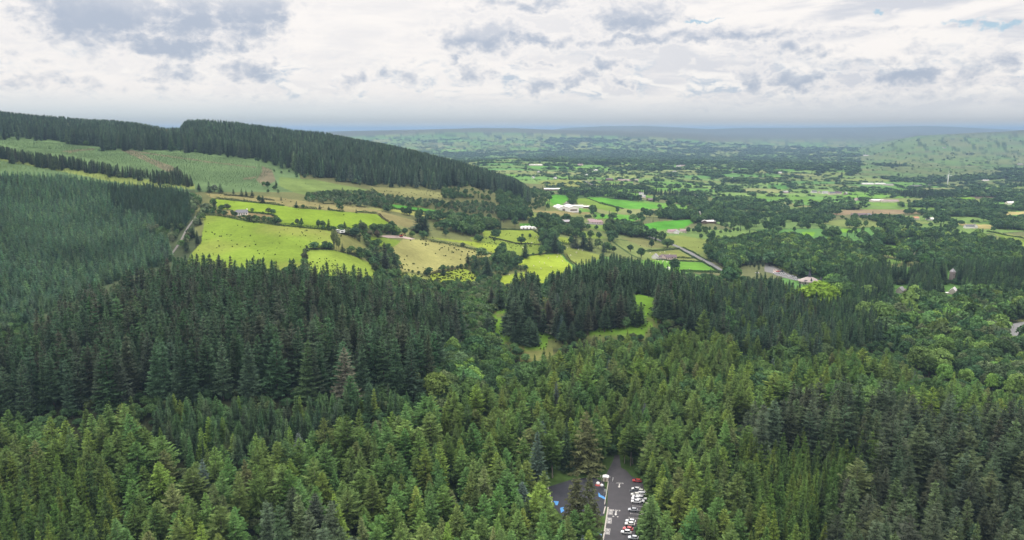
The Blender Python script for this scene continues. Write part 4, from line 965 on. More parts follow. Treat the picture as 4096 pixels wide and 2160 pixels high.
cpk = (np.abs(gx-45) < 75) & (gy > 190) & (gy < 400); setc(cpk, (.050,.085,.022), .4, 7)
setc(cpk & (np.hypot((gx-95)/10, (gy-285)/40) < 1), (.12,.085,.05), .3, 4)
gme = None
def build_ground():
    j, i = np.meshgrid(np.arange(NI-1), np.arange(NA-1), indexing='ij'); a = (j*NA+i).ravel()
    Q = np.stack([a, a+NA, a+NA+1, a+1], 1)
    me = mesh_arrays('ground', np.stack([gx, gy, gzv], 1), Q, [ground_mat()], attrs={'cover': ('FLOAT_COLOR', 'POINT', np.column_stack([gcol, np.ones(len(gx))]).astype(np.float32))}, smooth=True)
    return tag(link('ground', me), None, None, None, 'structure')
def ground_mat():
    m, nt = newmat('ground_cover')
    at = nd(nt, 'ShaderNodeAttribute', attribute_type='GEOMETRY', attribute_name='cover')
    tc = nd(nt, 'ShaderNodeTexCoord')
    n1 = nd(nt, 'ShaderNodeTexNoise', {'Vector': tc.outputs['Object'], 'Scale': .35, 'Detail': 4.0, 'Roughness': .6})
    n2 = nd(nt, 'ShaderNodeTexNoise', {'Vector': tc.outputs['Object'], 'Scale': .045, 'Detail': 3.0})
    f = mth(nt, 'ADD', mth(nt, 'MULTIPLY_ADD', n1.outputs[0], .7, .45), mth(nt, 'MULTIPLY', n2.outputs[0], .4))
    c = mix(nt, 1.0, at.outputs['Color'], nd(nt, 'ShaderNodeCombineColor', {0: f, 1: f, 2: f}).outputs[0], 'MULTIPLY')
    b = nd(nt, 'ShaderNodeBsdfDiffuse', {'Color': c, 'Roughness': .4})
    nd(nt, 'ShaderNodeOutputMaterial', {0: b.outputs[0]})
    return m
build_ground()
#@@STRUCT_BEGIN
# ------------------------------------------------------------------ roads, yards and the forest car park
def ribbon(name, pts, width, mat, lift, step=4.0, label=None):
    P = np.array([p[:2] for p in pts]); out = []
    seg = np.hypot(*(P[1:]-P[:-1]).T); cum = np.concatenate([[0], np.cumsum(seg)])
    t = np.arange(0, cum[-1], step); xs = np.interp(t, cum, P[:,0]); ys = np.interp(t, cum, P[:,1])
    k = np.ones(7)/7                                             # soften the corners
    if len(xs) > 10:
        xs[3:-3] = np.convolve(xs, k, 'valid'); ys[3:-3] = np.convolve(ys, k, 'valid')
    dx, dy = np.gradient(xs), np.gradient(ys); l = np.hypot(dx, dy); nx_, ny_ = -dy/l, dx/l
    offs = np.linspace(-width/2, width/2, 5)
    V = [(x+nx__*o, y+ny__*o) for x, y, nx__, ny__ in zip(xs, ys, nx_, ny_) for o in offs]
    V = np.array(V); Z = gz(V[:,0], V[:,1])+lift
    n_ = len(xs); j, i = np.meshgrid(np.arange(n_-1), np.arange(4), indexing='ij'); a = (j*5+i).ravel()
    me = mesh_arrays(name, np.column_stack([V, Z]), np.stack([a, a+1, a+6, a+5], 1), [mat])
    return tag(link(name, me), None, None, None, 'structure')
M['asphalt'] = solid('asphalt', (.050,.046,.049), .85, .22, .35); M['lane'] = solid('lane_tarmac', (.15,.147,.142), .9, .2, .08)
M['gravel'] = solid('gravel_track', (.125,.118,.105), .95, .25, .1); M['white_line'] = solid('road_paint', (.48,.46,.43), .7, .15, 3)
M['rubber'] = solid('dark_rubber', (.028,.028,.034), .9, .2, 1); M['blue_rubber'] = solid('blue_rubber', (.06,.21,.44), .8, .1, 1); M['red_rubber'] = solid('red_rubber', (.30,.055,.045), .8, .1, 1)
M['kerb'] = solid('kerb_stone', (.36,.33,.29), .9, .15, 1); M['white'] = solid('white_render', (.74,.71,.67), .8, .08, .4); M['cream'] = solid('cream_render', (.62,.55,.46), .8, .1, .4)
M['pink'] = solid('pink_render', (.66,.52,.49), .8, .08, .4); M['slate'] = solid('slate_roof', (.13,.125,.14), .7, .18, 1.2); M['grey_roof'] = solid('grey_roof', (.30,.28,.29), .7, .15, .8)
M['purple_roof'] = solid('purple_tile_roof', (.135,.095,.11), .75, .15, 1.2); M['pink_roof'] = solid('pink_tile_roof', (.30,.21,.21), .75, .15, 1.2); M['white_roof'] = solid('white_sheet_roof', (.70,.66,.64), .5, .06, .3)
M['orange_roof'] = solid('orange_tile_roof', (.42,.20,.12), .75, .15, 1.2); M['brown_wall'] = solid('brown_boarding', (.12,.08,.06), .85, .2, .6); M['stone'] = solid('rubble_stone', (.30,.25,.23), .9, .3, .9); M['pale_stone'] = solid('pale_stone', (.48,.43,.38), .9, .2, .8)
M['shingle'] = solid('cedar_shingle_roof', (.29,.245,.225), .85, .15, .7); M['dark_lead'] = solid('dark_lead', (.05,.05,.065), .6, .2, 1); M['glass'] = solid('window_glass', (.02,.024,.03), .12, .1, 1, 0, .6)
M['metal'] = solid('painted_steel', (.45,.45,.46), .45, .1, 2, .3); M['timber'] = solid('weathered_timber', (.26,.21,.17), .9, .2, 2); M['plastic'] = solid('white_plastic', (.78,.77,.74), .4, .05, 1)
M['tyre'] = solid('tyre_rubber', (.02,.02,.02), .8, .1, 3); M['lamp'] = solid('lamp_glass', (.55,.55,.5), .2, .05, 3); M['tail'] = solid('tail_lamp', (.35,.02,.02), .3, .05, 3)
M['earth'] = solid('bare_earth', (.34,.26,.22), .95, .25, .1); M['turbine'] = solid('turbine_white', (.80,.80,.80), .45, .03, .2); M['wool'] = solid('sheep_wool', (.68,.64,.56), .95, .1, 3); M['skin_dark'] = solid('sheep_face', (.10,.09,.08), .9, .1, 3)
ribbon('road', RP['road_main'], 7.5, M['lane'], .45); ribbon('road', RP['road_far'], 8, M['lane'], .8); ribbon('road', RP['road_mid'], 8, M['lane'], .8)
ribbon('track', RP['track_left'], 2.3, M['gravel'], .4)
def sheet(name, pxs, mat, lift, kind='structure'):
    pts = [hit(*p) for p in pxs]; me = bpy.data.meshes.new(name)
    bm = bmesh.new(); vs_ = [bm.verts.new((p[0], p[1], lift)) for p in pts]; f = bm.faces.new(vs_); bmesh.ops.triangulate(bm, faces=[f]); bmesh.ops.recalc_face_normals(bm, faces=bm.faces)
    if bm.faces[:] and bm.faces[0].normal.z < 0: bmesh.ops.reverse_faces(bm, faces=bm.faces)
    bm.to_mesh(me); bm.free(); me.materials.append(mat)
    return tag(link(name, me), None, None, None, kind)
sheet('car_park', zc([(250,1500),(300,1100),(345,770),(362,330),(300,262),(440,-20),(476,-130),(560,-130),(575,10),(590,90),(680,140),(770,240),(960,320),(1000,520),(985,700),(900,900),(860,1100),(830,1358),(800,1550)]), M['asphalt'], .06)
sheet('play_area_surface', [(548,487),(570,480),(592,477),(604.3,482),(606.8,506),(604,516),(562,516),(553,506)], M['rubber'], .05)
sheet('play_area_marking', zc([(190,525),(215,545),(228,572),(275,590),(318,622),(318,655),(285,640),(235,612),(195,600)]), M['blue_rubber'], .054)
sheet('play_area_marking', [(553.4,501.0),(558.8,501.4),(558.2,503.6),(557.4,505.4),(555.6,505.2),(555.0,503.2)], M['blue_rubber'], .054)
sheet('play_area_marking', [(560,508),(563.5,507),(564,511),(561,513)], M['blue_rubber'], .054)
sheet('play_area_marking', [((2350+(195+62*math.cos(a))/4.38)/4, (1850+(395+24*math.sin(a))/4.38)/4) for a in np.linspace(0, 6.1, 18)], M['red_rubber'], .054)
sheet('footpath', [(548,486),(553,505),(552.2,505.4),(547,486.4)], M['kerb'], .058)
def strip(name, a, b, w, mat, z0, z1):
    a = Vector(hit(*a)[:2]); b = Vector(hit(*b)[:2]); d = (b-a); l = d.length; q = Vector((-d.y, d.x)).normalized()*w/2
    vs_ = [(*(a-q), z0), (*(b-q), z0), (*(b+q), z0), (*(a+q), z0), (*(a-q), z1), (*(b-q), z1), (*(b+q), z1), (*(a+q), z1)]
    o = MB().add(vs_, [(0,3,2,1),(4,5,6,7),(0,1,5,4),(1,2,6,5),(2,3,7,6),(3,0,4,7)]).build(name, mat)
    return tag(o, None, None, None, 'structure')
strip('kerb', zc([(268,1400)])[0], zc([(360,785)])[0], .55, M['kerb'], -.2, .18)
strip('kerb', zc([(298,742)])[0], zc([(366,335)])[0], .3, M['kerb'], -.2, .35)
strip('kerb', zc([(282,900)])[0], zc([(312,775)])[0], .5, M['kerb'], -.2, .16)
# painted arrows, words and bays
pA = Vector(hit(*zc([(300,1100)])[0])[:2]); pB = Vector(hit(*zc([(345,770)])[0])[:2])
RD = (pB-pA).normalized(); RN = Vector((RD.y, -RD.x)); RANG = math.atan2(RD.y, RD.x)
def flat(name, polys, mat, z):
    m = MB()
    for p in polys: m.add([(x, y, z) for x, y in p], [tuple(range(len(p)))])
    o = m.build(name, mat); return tag(o, None, None, None, 'structure')
def local(c, u, v): q = c+RN*u+RD*v; return (q.x, q.y)
def word(txt, c, size, z):
    cu_ = bpy.data.curves.new('exit_word', 'FONT'); cu_.body = txt; cu_.size = size; cu_.align_x = 'CENTER'; cu_.align_y = 'CENTER'
    tmp = bpy.data.objects.new('exit_word', cu_); me = bpy.data.meshes.new_from_object(tmp); bpy.data.objects.remove(tmp)
    me.materials.clear(); me.materials.append(M['white_line'])
    o = link('exit_word_marking', me, None, (c.x, c.y, z), RANG-math.pi/2+math.pi); o.scale = (1.15, 1.0, 1)
    return tag(o, None, None, None, 'structure')
for wy_, ay_ in ((362, 410), (838, 890)):
    cw = Vector(hit(*zc([(566 if wy_ < 500 else 506, wy_)])[0])[:2]); ca_ = Vector(hit(*zc([(557 if wy_ < 500 else 497, ay_)])[0])[:2])
    word('EXIT', cw, 1.5, .066)
    flat('exit_arrow_marking', [[local(ca_, -.22, 2.0), local(ca_, .22, 2.0), local(ca_, .22, -.6), local(ca_, -.22, -.6)], [local(ca_, -.62, -.6), local(ca_, .62, -.6), local(ca_, 0, -2.0)]], M['white_line'], .066)
for y0, y1 in ((820,915),(968,1070),(1155,1262)):
    a = Vector(hit(*zc([(405-(y0-820)*.155, (y0+y1)/2)])[0])[:2]); l = (Vector(hit(*zc([(405, y0)])[0])[:2])-Vector(hit(*zc([(405, y1)])[0])[:2])).length/2; w_ = .95; t_ = .13
    rects = [(-w_, -w_+t_, -l, l), (w_-t_, w_, -l, l), (-w_+t_, w_-t_, -l, -l+t_), (-w_+t_, w_-t_, l-t_, l), (-w_+t_, w_-t_, -.07, .07)]
    rects += [(-w_+.35, w_-.35, q*l-.16, q*l+.16) for q in (-.72,-.5,-.26,.26,.5,.72)]
    flat('bay_marking', [[local(a, u0, v0), local(a, u1, v0), local(a, u1, v1), local(a, u0, v1)] for u0, u1, v0, v1 in rects], M['white_line'], .066)
for c in zc([(452,945),(528,953)]):
    a = Vector(hit(*c)[:2]); flat('give_way_marking', [[local(a, -.45, .3), local(a, .45, .3), local(a, 0, -.5)]], M['white_line'], .066)
for k, (cx, cy_) in enumerate([(835,560),(815,640),(805,690),(795,760),(780,830),(755,895),(730,965),(690,1055),(650,1130),(620,1195)]):   # bay ends on the right
    a = Vector(hit(*zc([(cx, cy_)])[0])[:2]); flat('bay_marking', [[local(a, 0, -.06), local(a, 4.6, -.06), local(a, 4.6, .06), local(a, 0, .06)], [local(a, -.12, -.6), local(a, 0, -.6), local(a, 0, .6), local(a, -.12, .6)]], M['white_line'], .066)
# ---- cars
def paint(name, col):
    m, nt = newmat(name); b = nd(nt, 'ShaderNodeBsdfPrincipled', {'Base Color': (*col, 1), 'Roughness': .32, 'Coat Weight': .5, 'Coat Roughness': .08}); nd(nt, 'ShaderNodeOutputMaterial', {0: b.outputs[0]}); return m
PT = dict(white=paint('white_paint', (.62,.62,.62)), cream=paint('cream_paint', (.58,.57,.52)), red=paint('red_paint', (.42,.03,.03)), silver=paint('silver_paint', (.50,.52,.54)), dark=paint('dark_paint', (.03,.035,.045)), blue=paint('blue_paint', (.12,.25,.48)), grey=paint('grey_paint', (.33,.34,.36)))
def car_meshes(tall):
    h = .25 if tall else 0
    rings = []
    for x, zb, zt, hw in [(-2.12,.42,.66,.68),(-2.05,.32,.78,.80),(-1.55,.28,.86,.86),(-.95,.28,.93,.88),(.6,.28,.97,.88),(1.75,.28,1.0+h*.3,.87),(2.08,.32,.98,.82),(2.14,.45,.85,.74)]:
        rings.append([(x,-hw*.92,zb),(x,-hw,zb+.22),(x,-hw*.98,zt-.1),(x,-hw*.86,zt),(x,hw*.86,zt),(x,hw*.98,zt-.1),(x,hw,zb+.22),(x,hw*.92,zb)])
    b = MB().loft(rings)
    b.loft([[(-.35,-.60,1.40+h),(-.35,.60,1.40+h),(1.45,.60,1.42+h),(1.45,-.60,1.42+h)], [(-.2,-.55,1.47+h),(-.2,.55,1.47+h),(1.3,.55,1.49+h),(1.3,-.55,1.49+h)]])
    for sy in (-1, 1):                # pillars
        for x0, x1 in ((-.98,-.36),(.52,.52),(1.86,1.46)): b.tube([(x0, sy*.80, .93), (x1, sy*.61, 1.41+h)], .045, 5)
    g = MB().loft([[(-1.0,-.78,.90),(-1.0,.78,.90),(1.88,.78,.96),(1.88,-.78,.96)], [(-.36,-.58,1.41+h),(-.36,.58,1.41+h),(1.46,.58,1.43+h),(1.46,-.58,1.43+h)]])
    wh = MB().tube([(0,-.11,0),(0,.11,0)], .32, 14)
    hl_ = MB().box(-.03,.06,-.18,.18,-.07,.07)
    return [m.build(n_, mt, link_it=False, smooth=False) for n_, m, mt in (('body', b, PT['white']), ('windows', g, M['glass']), ('wheel', wh, M['tyre']), ('headlight', hl_, M['lamp']), ('tail_light', hl_, M['tail']))]
CARM = [car_meshes(False), car_meshes(True)]
for cm in CARM:                        # body side of the shared meshes
    pass
def car(px, py, col, label, rz, tall=0, group='cars in the forest car park', name='parked_car', sc=1.0):
    X, Y, Z = hit(px, py); m = CARM[tall]; zb = .06 if abs(X-45) < 70 and Y < 400 else Z+.35
    t = thing(name, label, 'car', (X, Y, zb), rz, group); t.scale = (sc, sc, sc)
    o = link('body', m[0], t); o.material_slots[0].link = 'OBJECT'; o.material_slots[0].material = PT[col]
    link('windows', m[1], t)
    for sx in (-1.3, 1.32):
        for sy in (-.80, .80): link('wheel', m[2], t, (sx, sy, .32))
    for sy in (-.52, .52): link('headlight', m[3], t, (-2.09, sy, .64)); link('tail_light', m[4], t, (2.11, sy, .80))
    return t
cr = RANG-math.pi/2
for x, y, col, tall, lab in [(675,1245,'white',1,'white estate car nearest the camera in the right-hand row'),(708,1185,'red',0,'red hatchback parked between white cars'),(742,1100,'cream',0,'pale cream saloon just beyond the red car'),
    (755,1050,'white',0,'white hatchback second beyond the red car'),(800,1340,'silver',0,'silver car half hidden by the tree at the bottom edge'),(795,850,'grey',0,'grey car alone between empty bays'),(845,705,'white',0,'white car at the near end of the far cluster'),
    (850,655,'white',1,'tall white car in the middle of the far cluster'),(862,622,'white',0,'white saloon behind the tall white car'),(840,582,'cream',0,'pale car at the far end of the close cluster'),(850,485,'white',0,'white car apart beyond the cluster under the branches'),
    (820,525,'dark',0,'dark car between the white cluster and the white car beyond'),(865,340,'red',0,'red car farthest up the row, half under the branches')]:
    px, py = zc([(x, y)])[0]; car(px, py, col, lab, cr+random.uniform(-.05, .05), tall)
for x, y, col, tall, lab in [(955,650,'white',1,'white car in the back row behind the tall white car'),(915,690,'white',0,'white car in the back row, nearest one'),(945,570,'white',0,'white car in the back row beside the pale car'),(990,570,'silver',0,'silver car in the back row under the trees'),(955,522,'cream',0,'pale car at the far end of the back row')]:
    px, py = zc([(x, y)])[0]; car(px, py, col, lab, cr+math.pi+random.uniform(-.05, .05), tall, 'cars in the back row of the car park')
px, py = zc([(160,1285)])[0]; car(px, py, 'blue', 'light blue car under the trees left of the road', cr+math.pi, 0)
# ---- hut, bollards, play equipment, picnic tables
def P0(x, y): q = hit(*zc([(x, y)])[0]); return q[0], q[1]
X, Y = P0(316, 318); t = thing('kiosk', 'small white-roofed kiosk with beige front by the car park entrance', 'kiosk', (X, Y, 0), cr)
MB().box(-1.25,1.25,-1.0,1.0,0,2.0).build('wall', M['cream'], t); MB().prism([(-1.5,2.0),(1.5,2.0),(1.4,2.25),(0,2.6),(-1.4,2.25)], -1.25, 1.25).build('roof', M['plastic'], t); MB().box(-.45,.45,-1.03,-1.003,.05,1.75).build('door', M['timber'], t)
for i, (x, y) in enumerate([(390,272),(447,299),(440,332),(350,266),(233,254)]):
    X, Y = P0(x, y); o = MB().tube([(0,0,-.2),(0,0,.95),(0,0,1.02)], [.14,.14,.08], 10).build('bollard', M['plastic']); o.location = (X, Y, 0)
    tag(o, ['white bollard just right of the kiosk','white bollard farther right, at the lane mouth','white bollard nearest the camera at the lane mouth','white bollard touching the kiosk corner','white bollard on the grass corner left of the kiosk'][i], 'bollard', 'white bollards at the car park entrance')
for i, (x, y, s) in enumerate([(183,376,1.0),(250,410,.9)]):
    X, Y = P0(x, y); t = thing('play_dome', ['white dome seat on the red play surface','white dome seat at the right edge of the red surface'][i], 'play equipment', (X, Y, .05))
    rings = [[(s*r*math.cos(a), s*r*math.sin(a), s*z) for a in np.linspace(0, 2*math.pi, 13)[:-1]] for r, z in ((.9,0),(.95,.3),(.8,.7),(.45,.95),(.1,1.02))]
    MB().loft(rings).build('shell', M['plastic'], t, smooth=True); MB().tube([(0,0,s*1.0),(0,0,s*1.25)], .08, 8).build('handle', M['metal'], t)
X, Y = P0(240, 365); t = thing('swing', 'basket swing hanging from a curved yellowish pole', 'swing', (X, Y, .05), cr)
MB().tube([(0,0,0),(.2,0,1.6),(.1,0,2.6),(-.6,0,3.2),(-1.6,0,3.3),(-2.2,0,3.0)], .09, 8).build('pole', M['timber'], t)
b = MB(); [b.tube([(-1.9,s_,3.1),(-1.9,s_*1.6,.6)], .02, 5) for s_ in (-.3,.3)]; b.build('rope', M['timber'], t); MB().tube([(-1.9,0,.5),(-1.9,0,.6)], .55, 14).build('seat', M['tyre'], t)
X, Y = P0(308, 540); t = thing('climbing_frame', 'grey metal climbing frame beside the car park wall', 'climbing frame', (X, Y, .05), RANG)
for s_ in (-1, 1):
    MB().tube([(-1.5,s_*.5,0),(-1.1,s_*.4,1.4),(0,s_*.35,1.9),(1.1,s_*.4,1.4),(1.5,s_*.5,0)], .05, 6).build('hoop', M['metal'], t)
b = MB(); [b.tube([(x_,-.42,z_),(x_,.42,z_)], .035, 5) for x_, z_ in ((-1.3,.7),(-1.1,1.4),(-.5,1.7),(0,1.9),(.5,1.7),(1.1,1.4),(1.3,.7))]; b.build('rungs', M['metal'], t)
X, Y = P0(290, 465); t = thing('spring_rider', 'dark spring rider on the black play surface', 'play equipment', (X, Y, .05), cr)
MB().tube([(0,0,0),(0,0,.5)], .12, 8).build('spring', M['metal'], t); MB().prism([(-.6,.5),(-.3,.75),(.35,.7),(.65,1.15),(.75,.8),(.5,.5)], -.15, .15).build('body', M['tyre'], t)
for i, (x, y) in enumerate([(1045,735),(1110,735),(985,920)]):
    X, Y = P0(x, y); t = thing('picnic_table', ['grey picnic table under the trees, left of two','grey picnic table under the trees, right of two','grey picnic table nearest the parked cars'][i], 'picnic table', (X, Y, 0), cr+.2*i, 'picnic tables beside the car park')
    MB().box(-.9,.9,-.38,.38,.70,.76).build('tabletop', M['kerb'], t)
    for s_ in (-1, 1): MB().box(-.9,.9,s_*.75-.14,s_*.75+.14,.42,.47).build('bench', M['kerb'], t); MB().tube([(s_*.6,-.75,0),(s_*.6,-.25,.70)], .05, 5).tube([(s_*.6,.75,0),(s_*.6,.25,.70)], .05, 5).build('legs', M['timber'], t)
# ------------------------------------------------------------------ buildings
def gable(px, py, L, Wd, ev, rise, rz, wm, rm, label, cat='house', name='farmhouse', chim=(), wins=0, door=False, group=None, Y=None, gwin=False, big=None, lift=0.0):
    X, Yy, Z = hit(px, py)
    zs = min(float(gz(X+dx_, Yy+dy_)) for dx_ in (-L/2, L/2) for dy_ in (-Wd/2, Wd/2)); Z = max(zs+.2, Z-1.0)
    t = thing(name, label, cat, (X, Yy, Z+lift), R(rz), group); hl2, w2 = L/2, Wd/2
    b = MB().loft([[(-hl2,-w2,-2.5),(hl2,-w2,-2.5),(hl2,w2,-2.5),(-hl2,w2,-2.5)], [(-hl2,-w2,ev),(hl2,-w2,ev),(hl2,w2,ev),(-hl2,w2,ev)]], cap=False)
    for s_ in (-1, 1): b.add([(s_*hl2,-w2,ev),(s_*hl2,w2,ev),(s_*hl2,0,ev+rise)], [(0,1,2)])
    b.build('wall', wm, t)
    o_ = .35; k = rise/w2; th = .22
    pr = [(-w2-o_, ev-o_*k+.03), (0, ev+rise+.03), (w2+o_, ev-o_*k+.03), (w2+o_, ev-o_*k+.03+th), (0, ev+rise+.03+th), (-w2-o_, ev-o_*k+.03+th)]
    rf = MB().loft([[(-hl2-o_, y_, z_) for y_, z_ in pr], [(hl2+o_, y_, z_) for y_, z_ in pr]], cap=False)
    for x_ in (-hl2-o_, hl2+o_):
        p6 = [(x_, y_, z_) for y_, z_ in pr]; rf.add([p6[0],p6[1],p6[4],p6[5]], [(0,1,2,3)]); rf.add([p6[1],p6[2],p6[3],p6[4]], [(0,1,2,3)])
    ro = rf.build('roof', rm, t)
    for c in chim: MB().box(c-.45,c+.45,-.35,.35,ev+rise-.5,ev+rise+1.2).build('chimney', wm, ro)
    if wins:
        for i in range(wins):
            x_ = -hl2+(i+.5)*L/wins
            if door and i == wins//2: MB().box(x_-.5,x_+.5,-w2-.06,-w2-.01,.05,2.05).build('door', M['brown_wall'], t); continue
            MB().box(x_-.65,x_+.65,-w2-.06,-w2-.01,.95,2.1).build('window', M['glass'], t)
    if gwin: MB().box(hl2+.01,hl2+.06,-.6,.6,.95,2.1).build('window', M['glass'], t)
    if big: MB().box(big[0],big[1],-w2-.08,-w2-.01,0,big[2]).build('door', M['brown_wall'], t)
    return t
def hs(zfun, x, y, *a, **k): px, py = zfun([(x, y)])[0]; return gable(px, py, *a, **k)
hs(zf, 692, 408, 11.5, 6.2, 2.9, 2.6, 14, M['white'], M['slate'], 'white cottage with slate roof between the two bright fields', 'cottage', 'cottage', chim=(5.2,), wins=5, door=True)
hs(zf, 632, 408, 3.5, 4, 2.2, 1.3, 14, M['white'], M['slate'], 'low white lean-to at the left gable of the cottage', 'shed', 'outbuilding')
# twin-span farm shed, gables to the camera
X, Y, Z = hit(*zm([(1450, 622)])[0]); t = thing('farm_shed', 'large white twin-gabled farm shed with dark doorway', 'farm shed', (X, Y, Z-.5), R(16))
for s_, nm in ((-1, 'left'), (1, 'right')):
    c = s_*9.3; b = MB().prism([(c-9.2,-2),(c+9.2,-2),(c+9.2,6.5),(c,9.8),(c-9.2,6.5)], -15, 15); b.build('wall', M['white'], t)
    b = MB()
    for q in (-1, 1): b.loft([[(c,y_,9.9),(c+q*9.29,y_,6.6),(c+q*9.29,y_,6.9),(c,y_,10.2)] for y_ in (-15.5,15.5)])
    b.build('roof', M['white_roof'], t)
MB().box(-11.5,-6.8,-15.1,-15.02,0,5.2).build('door', M['brown_wall'], t); MB().box(3,15.5,-15.1,-15.02,1.2,3.6).build('opening', M['brown_wall'], t)
hs(zm, 1565, 590, 24, 10, 4, 1.5, 4, M['white'], M['white_roof'], 'long low white-roofed shed behind the twin-gabled shed', 'farm shed', 'farm_shed', group='sheds of the white farm')
hs(zm, 1640, 595, 22, 9, 3.6, 1.2, 4, M['brown_wall'], M['white_roof'], 'brown-walled low shed right of the twin-gabled shed', 'farm shed', 'farm_shed', group='sheds of the white farm')
hs(zm, 1480, 552, 12, 7, 3.4, 2.2, 30, M['cream'], M['grey_roof'], 'small farmhouse in the yard behind the white sheds', 'house', 'farmhouse', wins=4)
hs(zm, 1755, 752, 19, 8, 3.0, 2.8, -8, M['pink'], M['pink_roof'], 'pink bungalow with pinkish roof on a pale forecourt', 'house', 'bungalow', wins=5, door=True, chim=(2,))
hs(zm, 1812, 757, 8, 7, 3.0, 2.6, 78, M['pink'], M['pink_roof'], 'front gable wing of the pink bungalow', 'house', 'bungalow_wing')
hs(zm, 1715, 735, 12, 6, 2.6, 2, -8, M['cream'], M['pink_roof'], 'outbuilding behind the pink bungalow', 'outbuilding', 'outbuilding')
hs(zm, 1425, 755, 20, 12, 4, 2.2, 10, M['brown_wall'], M['grey_roof'], 'grey-roofed barn hidden among trees left of the pink bungalow', 'barn', 'barn')
hs(zm, 1475, 752, 16, 10, 3.5, 2.0, 14, M['brown_wall'], M['slate'], 'lower dark barn right of the grey-roofed barn', 'barn', 'barn')
for i, (x, y, L_) in enumerate([(1010,808,12),(1045,806,14),(1080,806,14),(1118,808,8)]):
    X, Y, Z = hit(*zm([(x, y)])[0]); t = thing('polytunnel', ['white polytunnel, left end of the row by the wall','white polytunnel, second in the row by the wall','white polytunnel, third in the row by the wall','short white polytunnel, right end of the row by the wall'][i], 'polytunnel', (X, Y, Z-.3), R(8), 'white polytunnels above the walled fields')
    MB().prism([(4*math.cos(a), 3*math.sin(a)) for a in np.linspace(0, math.pi, 12)], -L_/2, L_/2).build('cover', M['plastic'], t, smooth=False); MB().box(-.8,.8,-L_/2-.06,-L_/2-.01,0,2).build('door', M['timber'], t)
zb = lambda pts: [((2550+x/6.44)/4, (980+y/6.44)/4) for x, y in pts]
hs(zb, 452, 350, 7.5, 7, 3.6, 3.4, 62, M['white'], M['grey_roof'], 'white gabled house with grey roof left of the roadside bungalow', 'house', 'house', wins=2, gwin=True)
hs(zb, 560, 352, 6, 5, 2.5, 1.8, -6, M['white'], M['purple_roof'], 'small garage between the two roadside houses', 'garage', 'garage')
hs(zb, 740, 355, 14, 8, 3.0, 3.0, -5, M['pink'], M['purple_roof'], 'long roadside bungalow with dark purple roof', 'house', 'bungalow', wins=5, door=True)
hs(zb, 640, 350, 7, 7.5, 3.0, 3.0, 85, M['pink'], M['purple_roof'], 'front gable wing of the purple-roofed bungalow', 'house', 'bungalow_wing')
hs(zb, 890, 352, 11, 7, 2.8, 2.6, -5, M['pink'], M['purple_roof'], 'lower right wing of the purple-roofed bungalow with chimney', 'house', 'bungalow_wing', chim=(-3.5,), wins=3)
hs(zb, 790, 640, 3.0, 2.6, 2.0, .8, 20, M['white'], M['white_roof'], 'tiny white field shelter at the wood edge', 'shelter', 'field_shelter')
for x, y, L_, W2, ev, ri, rz, wm, rm, lab in [(1205,1040,14,8,3.2,3,10,'cream','pink_roof','pale house with pinkish roof beyond the bright green field'),(1240,1043,10,8,3,2.8,70,'white','grey_roof','white gabled house beside the pale pink-roofed house'),(1290,1035,10,7,3,2.4,0,'cream','pink_roof','long low pink-roofed house at the garden end'),
    (1480,965,26,10,4,2,4,'brown_wall','white_roof','dark barn with white sheet roof among trees'),(1450,968,12,10,4,2.5,80,'brown_wall','white_roof','gable end of the dark barn with white roof'),(1418,902,12,9,3.4,4,60,'white','white_roof','bright white gabled house right of the bend'),
    (985,775,14,8,3.6,3,20,'cream','grey_roof','pale farmhouse above the big bright field, right end'),(975,755,12,8,3.6,3,-10,'white','grey_roof','white house behind the pale farmhouse'),(1040,800,14,10,4,2.5,30,'brown_wall','purple_roof','brown barn right of the pale farmhouse'),
    (305,722,44,14,4.5,2,2,'brown_wall','white_roof','long white-roofed shed behind the farm trees'),(178,533,60,16,5,2,2,'cream','white_roof','long white shed far up the valley'),(875,648,70,16,5,2,-3,'cream','pink_roof','long low farm building beyond the hedged fields'),
    (735,645,24,14,5,3,10,'brown_wall','purple_roof','dark farm shed left of the long low building'),(630,572,18,9,3,3,0,'white','white_roof','small white house beyond the road'),(1285,538,30,12,4,3,0,'pink','pink_roof','pinkish house group far beyond the green fields'),(1255,540,20,10,4,3,20,'white','grey_roof','white house left of the pinkish house group'),
    (1682,588,34,12,4,2,3,'white','white_roof','white shed in the far fields, right of centre'),(1685,632,26,12,4,2,0,'cream','white_roof','pale shed below the far white shed'),(1225,585,14,9,4,3,0,'white','grey_roof','white cottage on the far lane'),(940,540,24,12,4,3,0,'cream','grey_roof','pale far farmhouse left of the hedged pastures'),
    (1310,790,14,8,3.5,3,40,'pink','grey_roof','pinkish house among the hedgerow trees'),(1390,765,10,8,3.5,3,0,'white','grey_roof','white house among the hedgerow trees'),(200,585,10,8,3.5,3.4,60,'white','grey_roof','white gable peeping from the upper wood'),(325,632,10,8,3.5,3,50,'white','grey_roof','white house under the tan hill field'),
    (515,530,26,12,4,3,0,'pink','pink_roof','pinkish far farmhouse left of the big green fields'),(560,610,12,9,4,3,70,'white','white_roof','white gable at the end of the far lane'),(160,628,9,8,3.5,3,60,'white','grey_roof','white house beyond the spruce spur')]:
    hs(z3, x, y, L_, W2, ev, ri, rz, M[wm], M[rm], lab, 'farm building', 'farm_building', group='farm buildings of the valley')
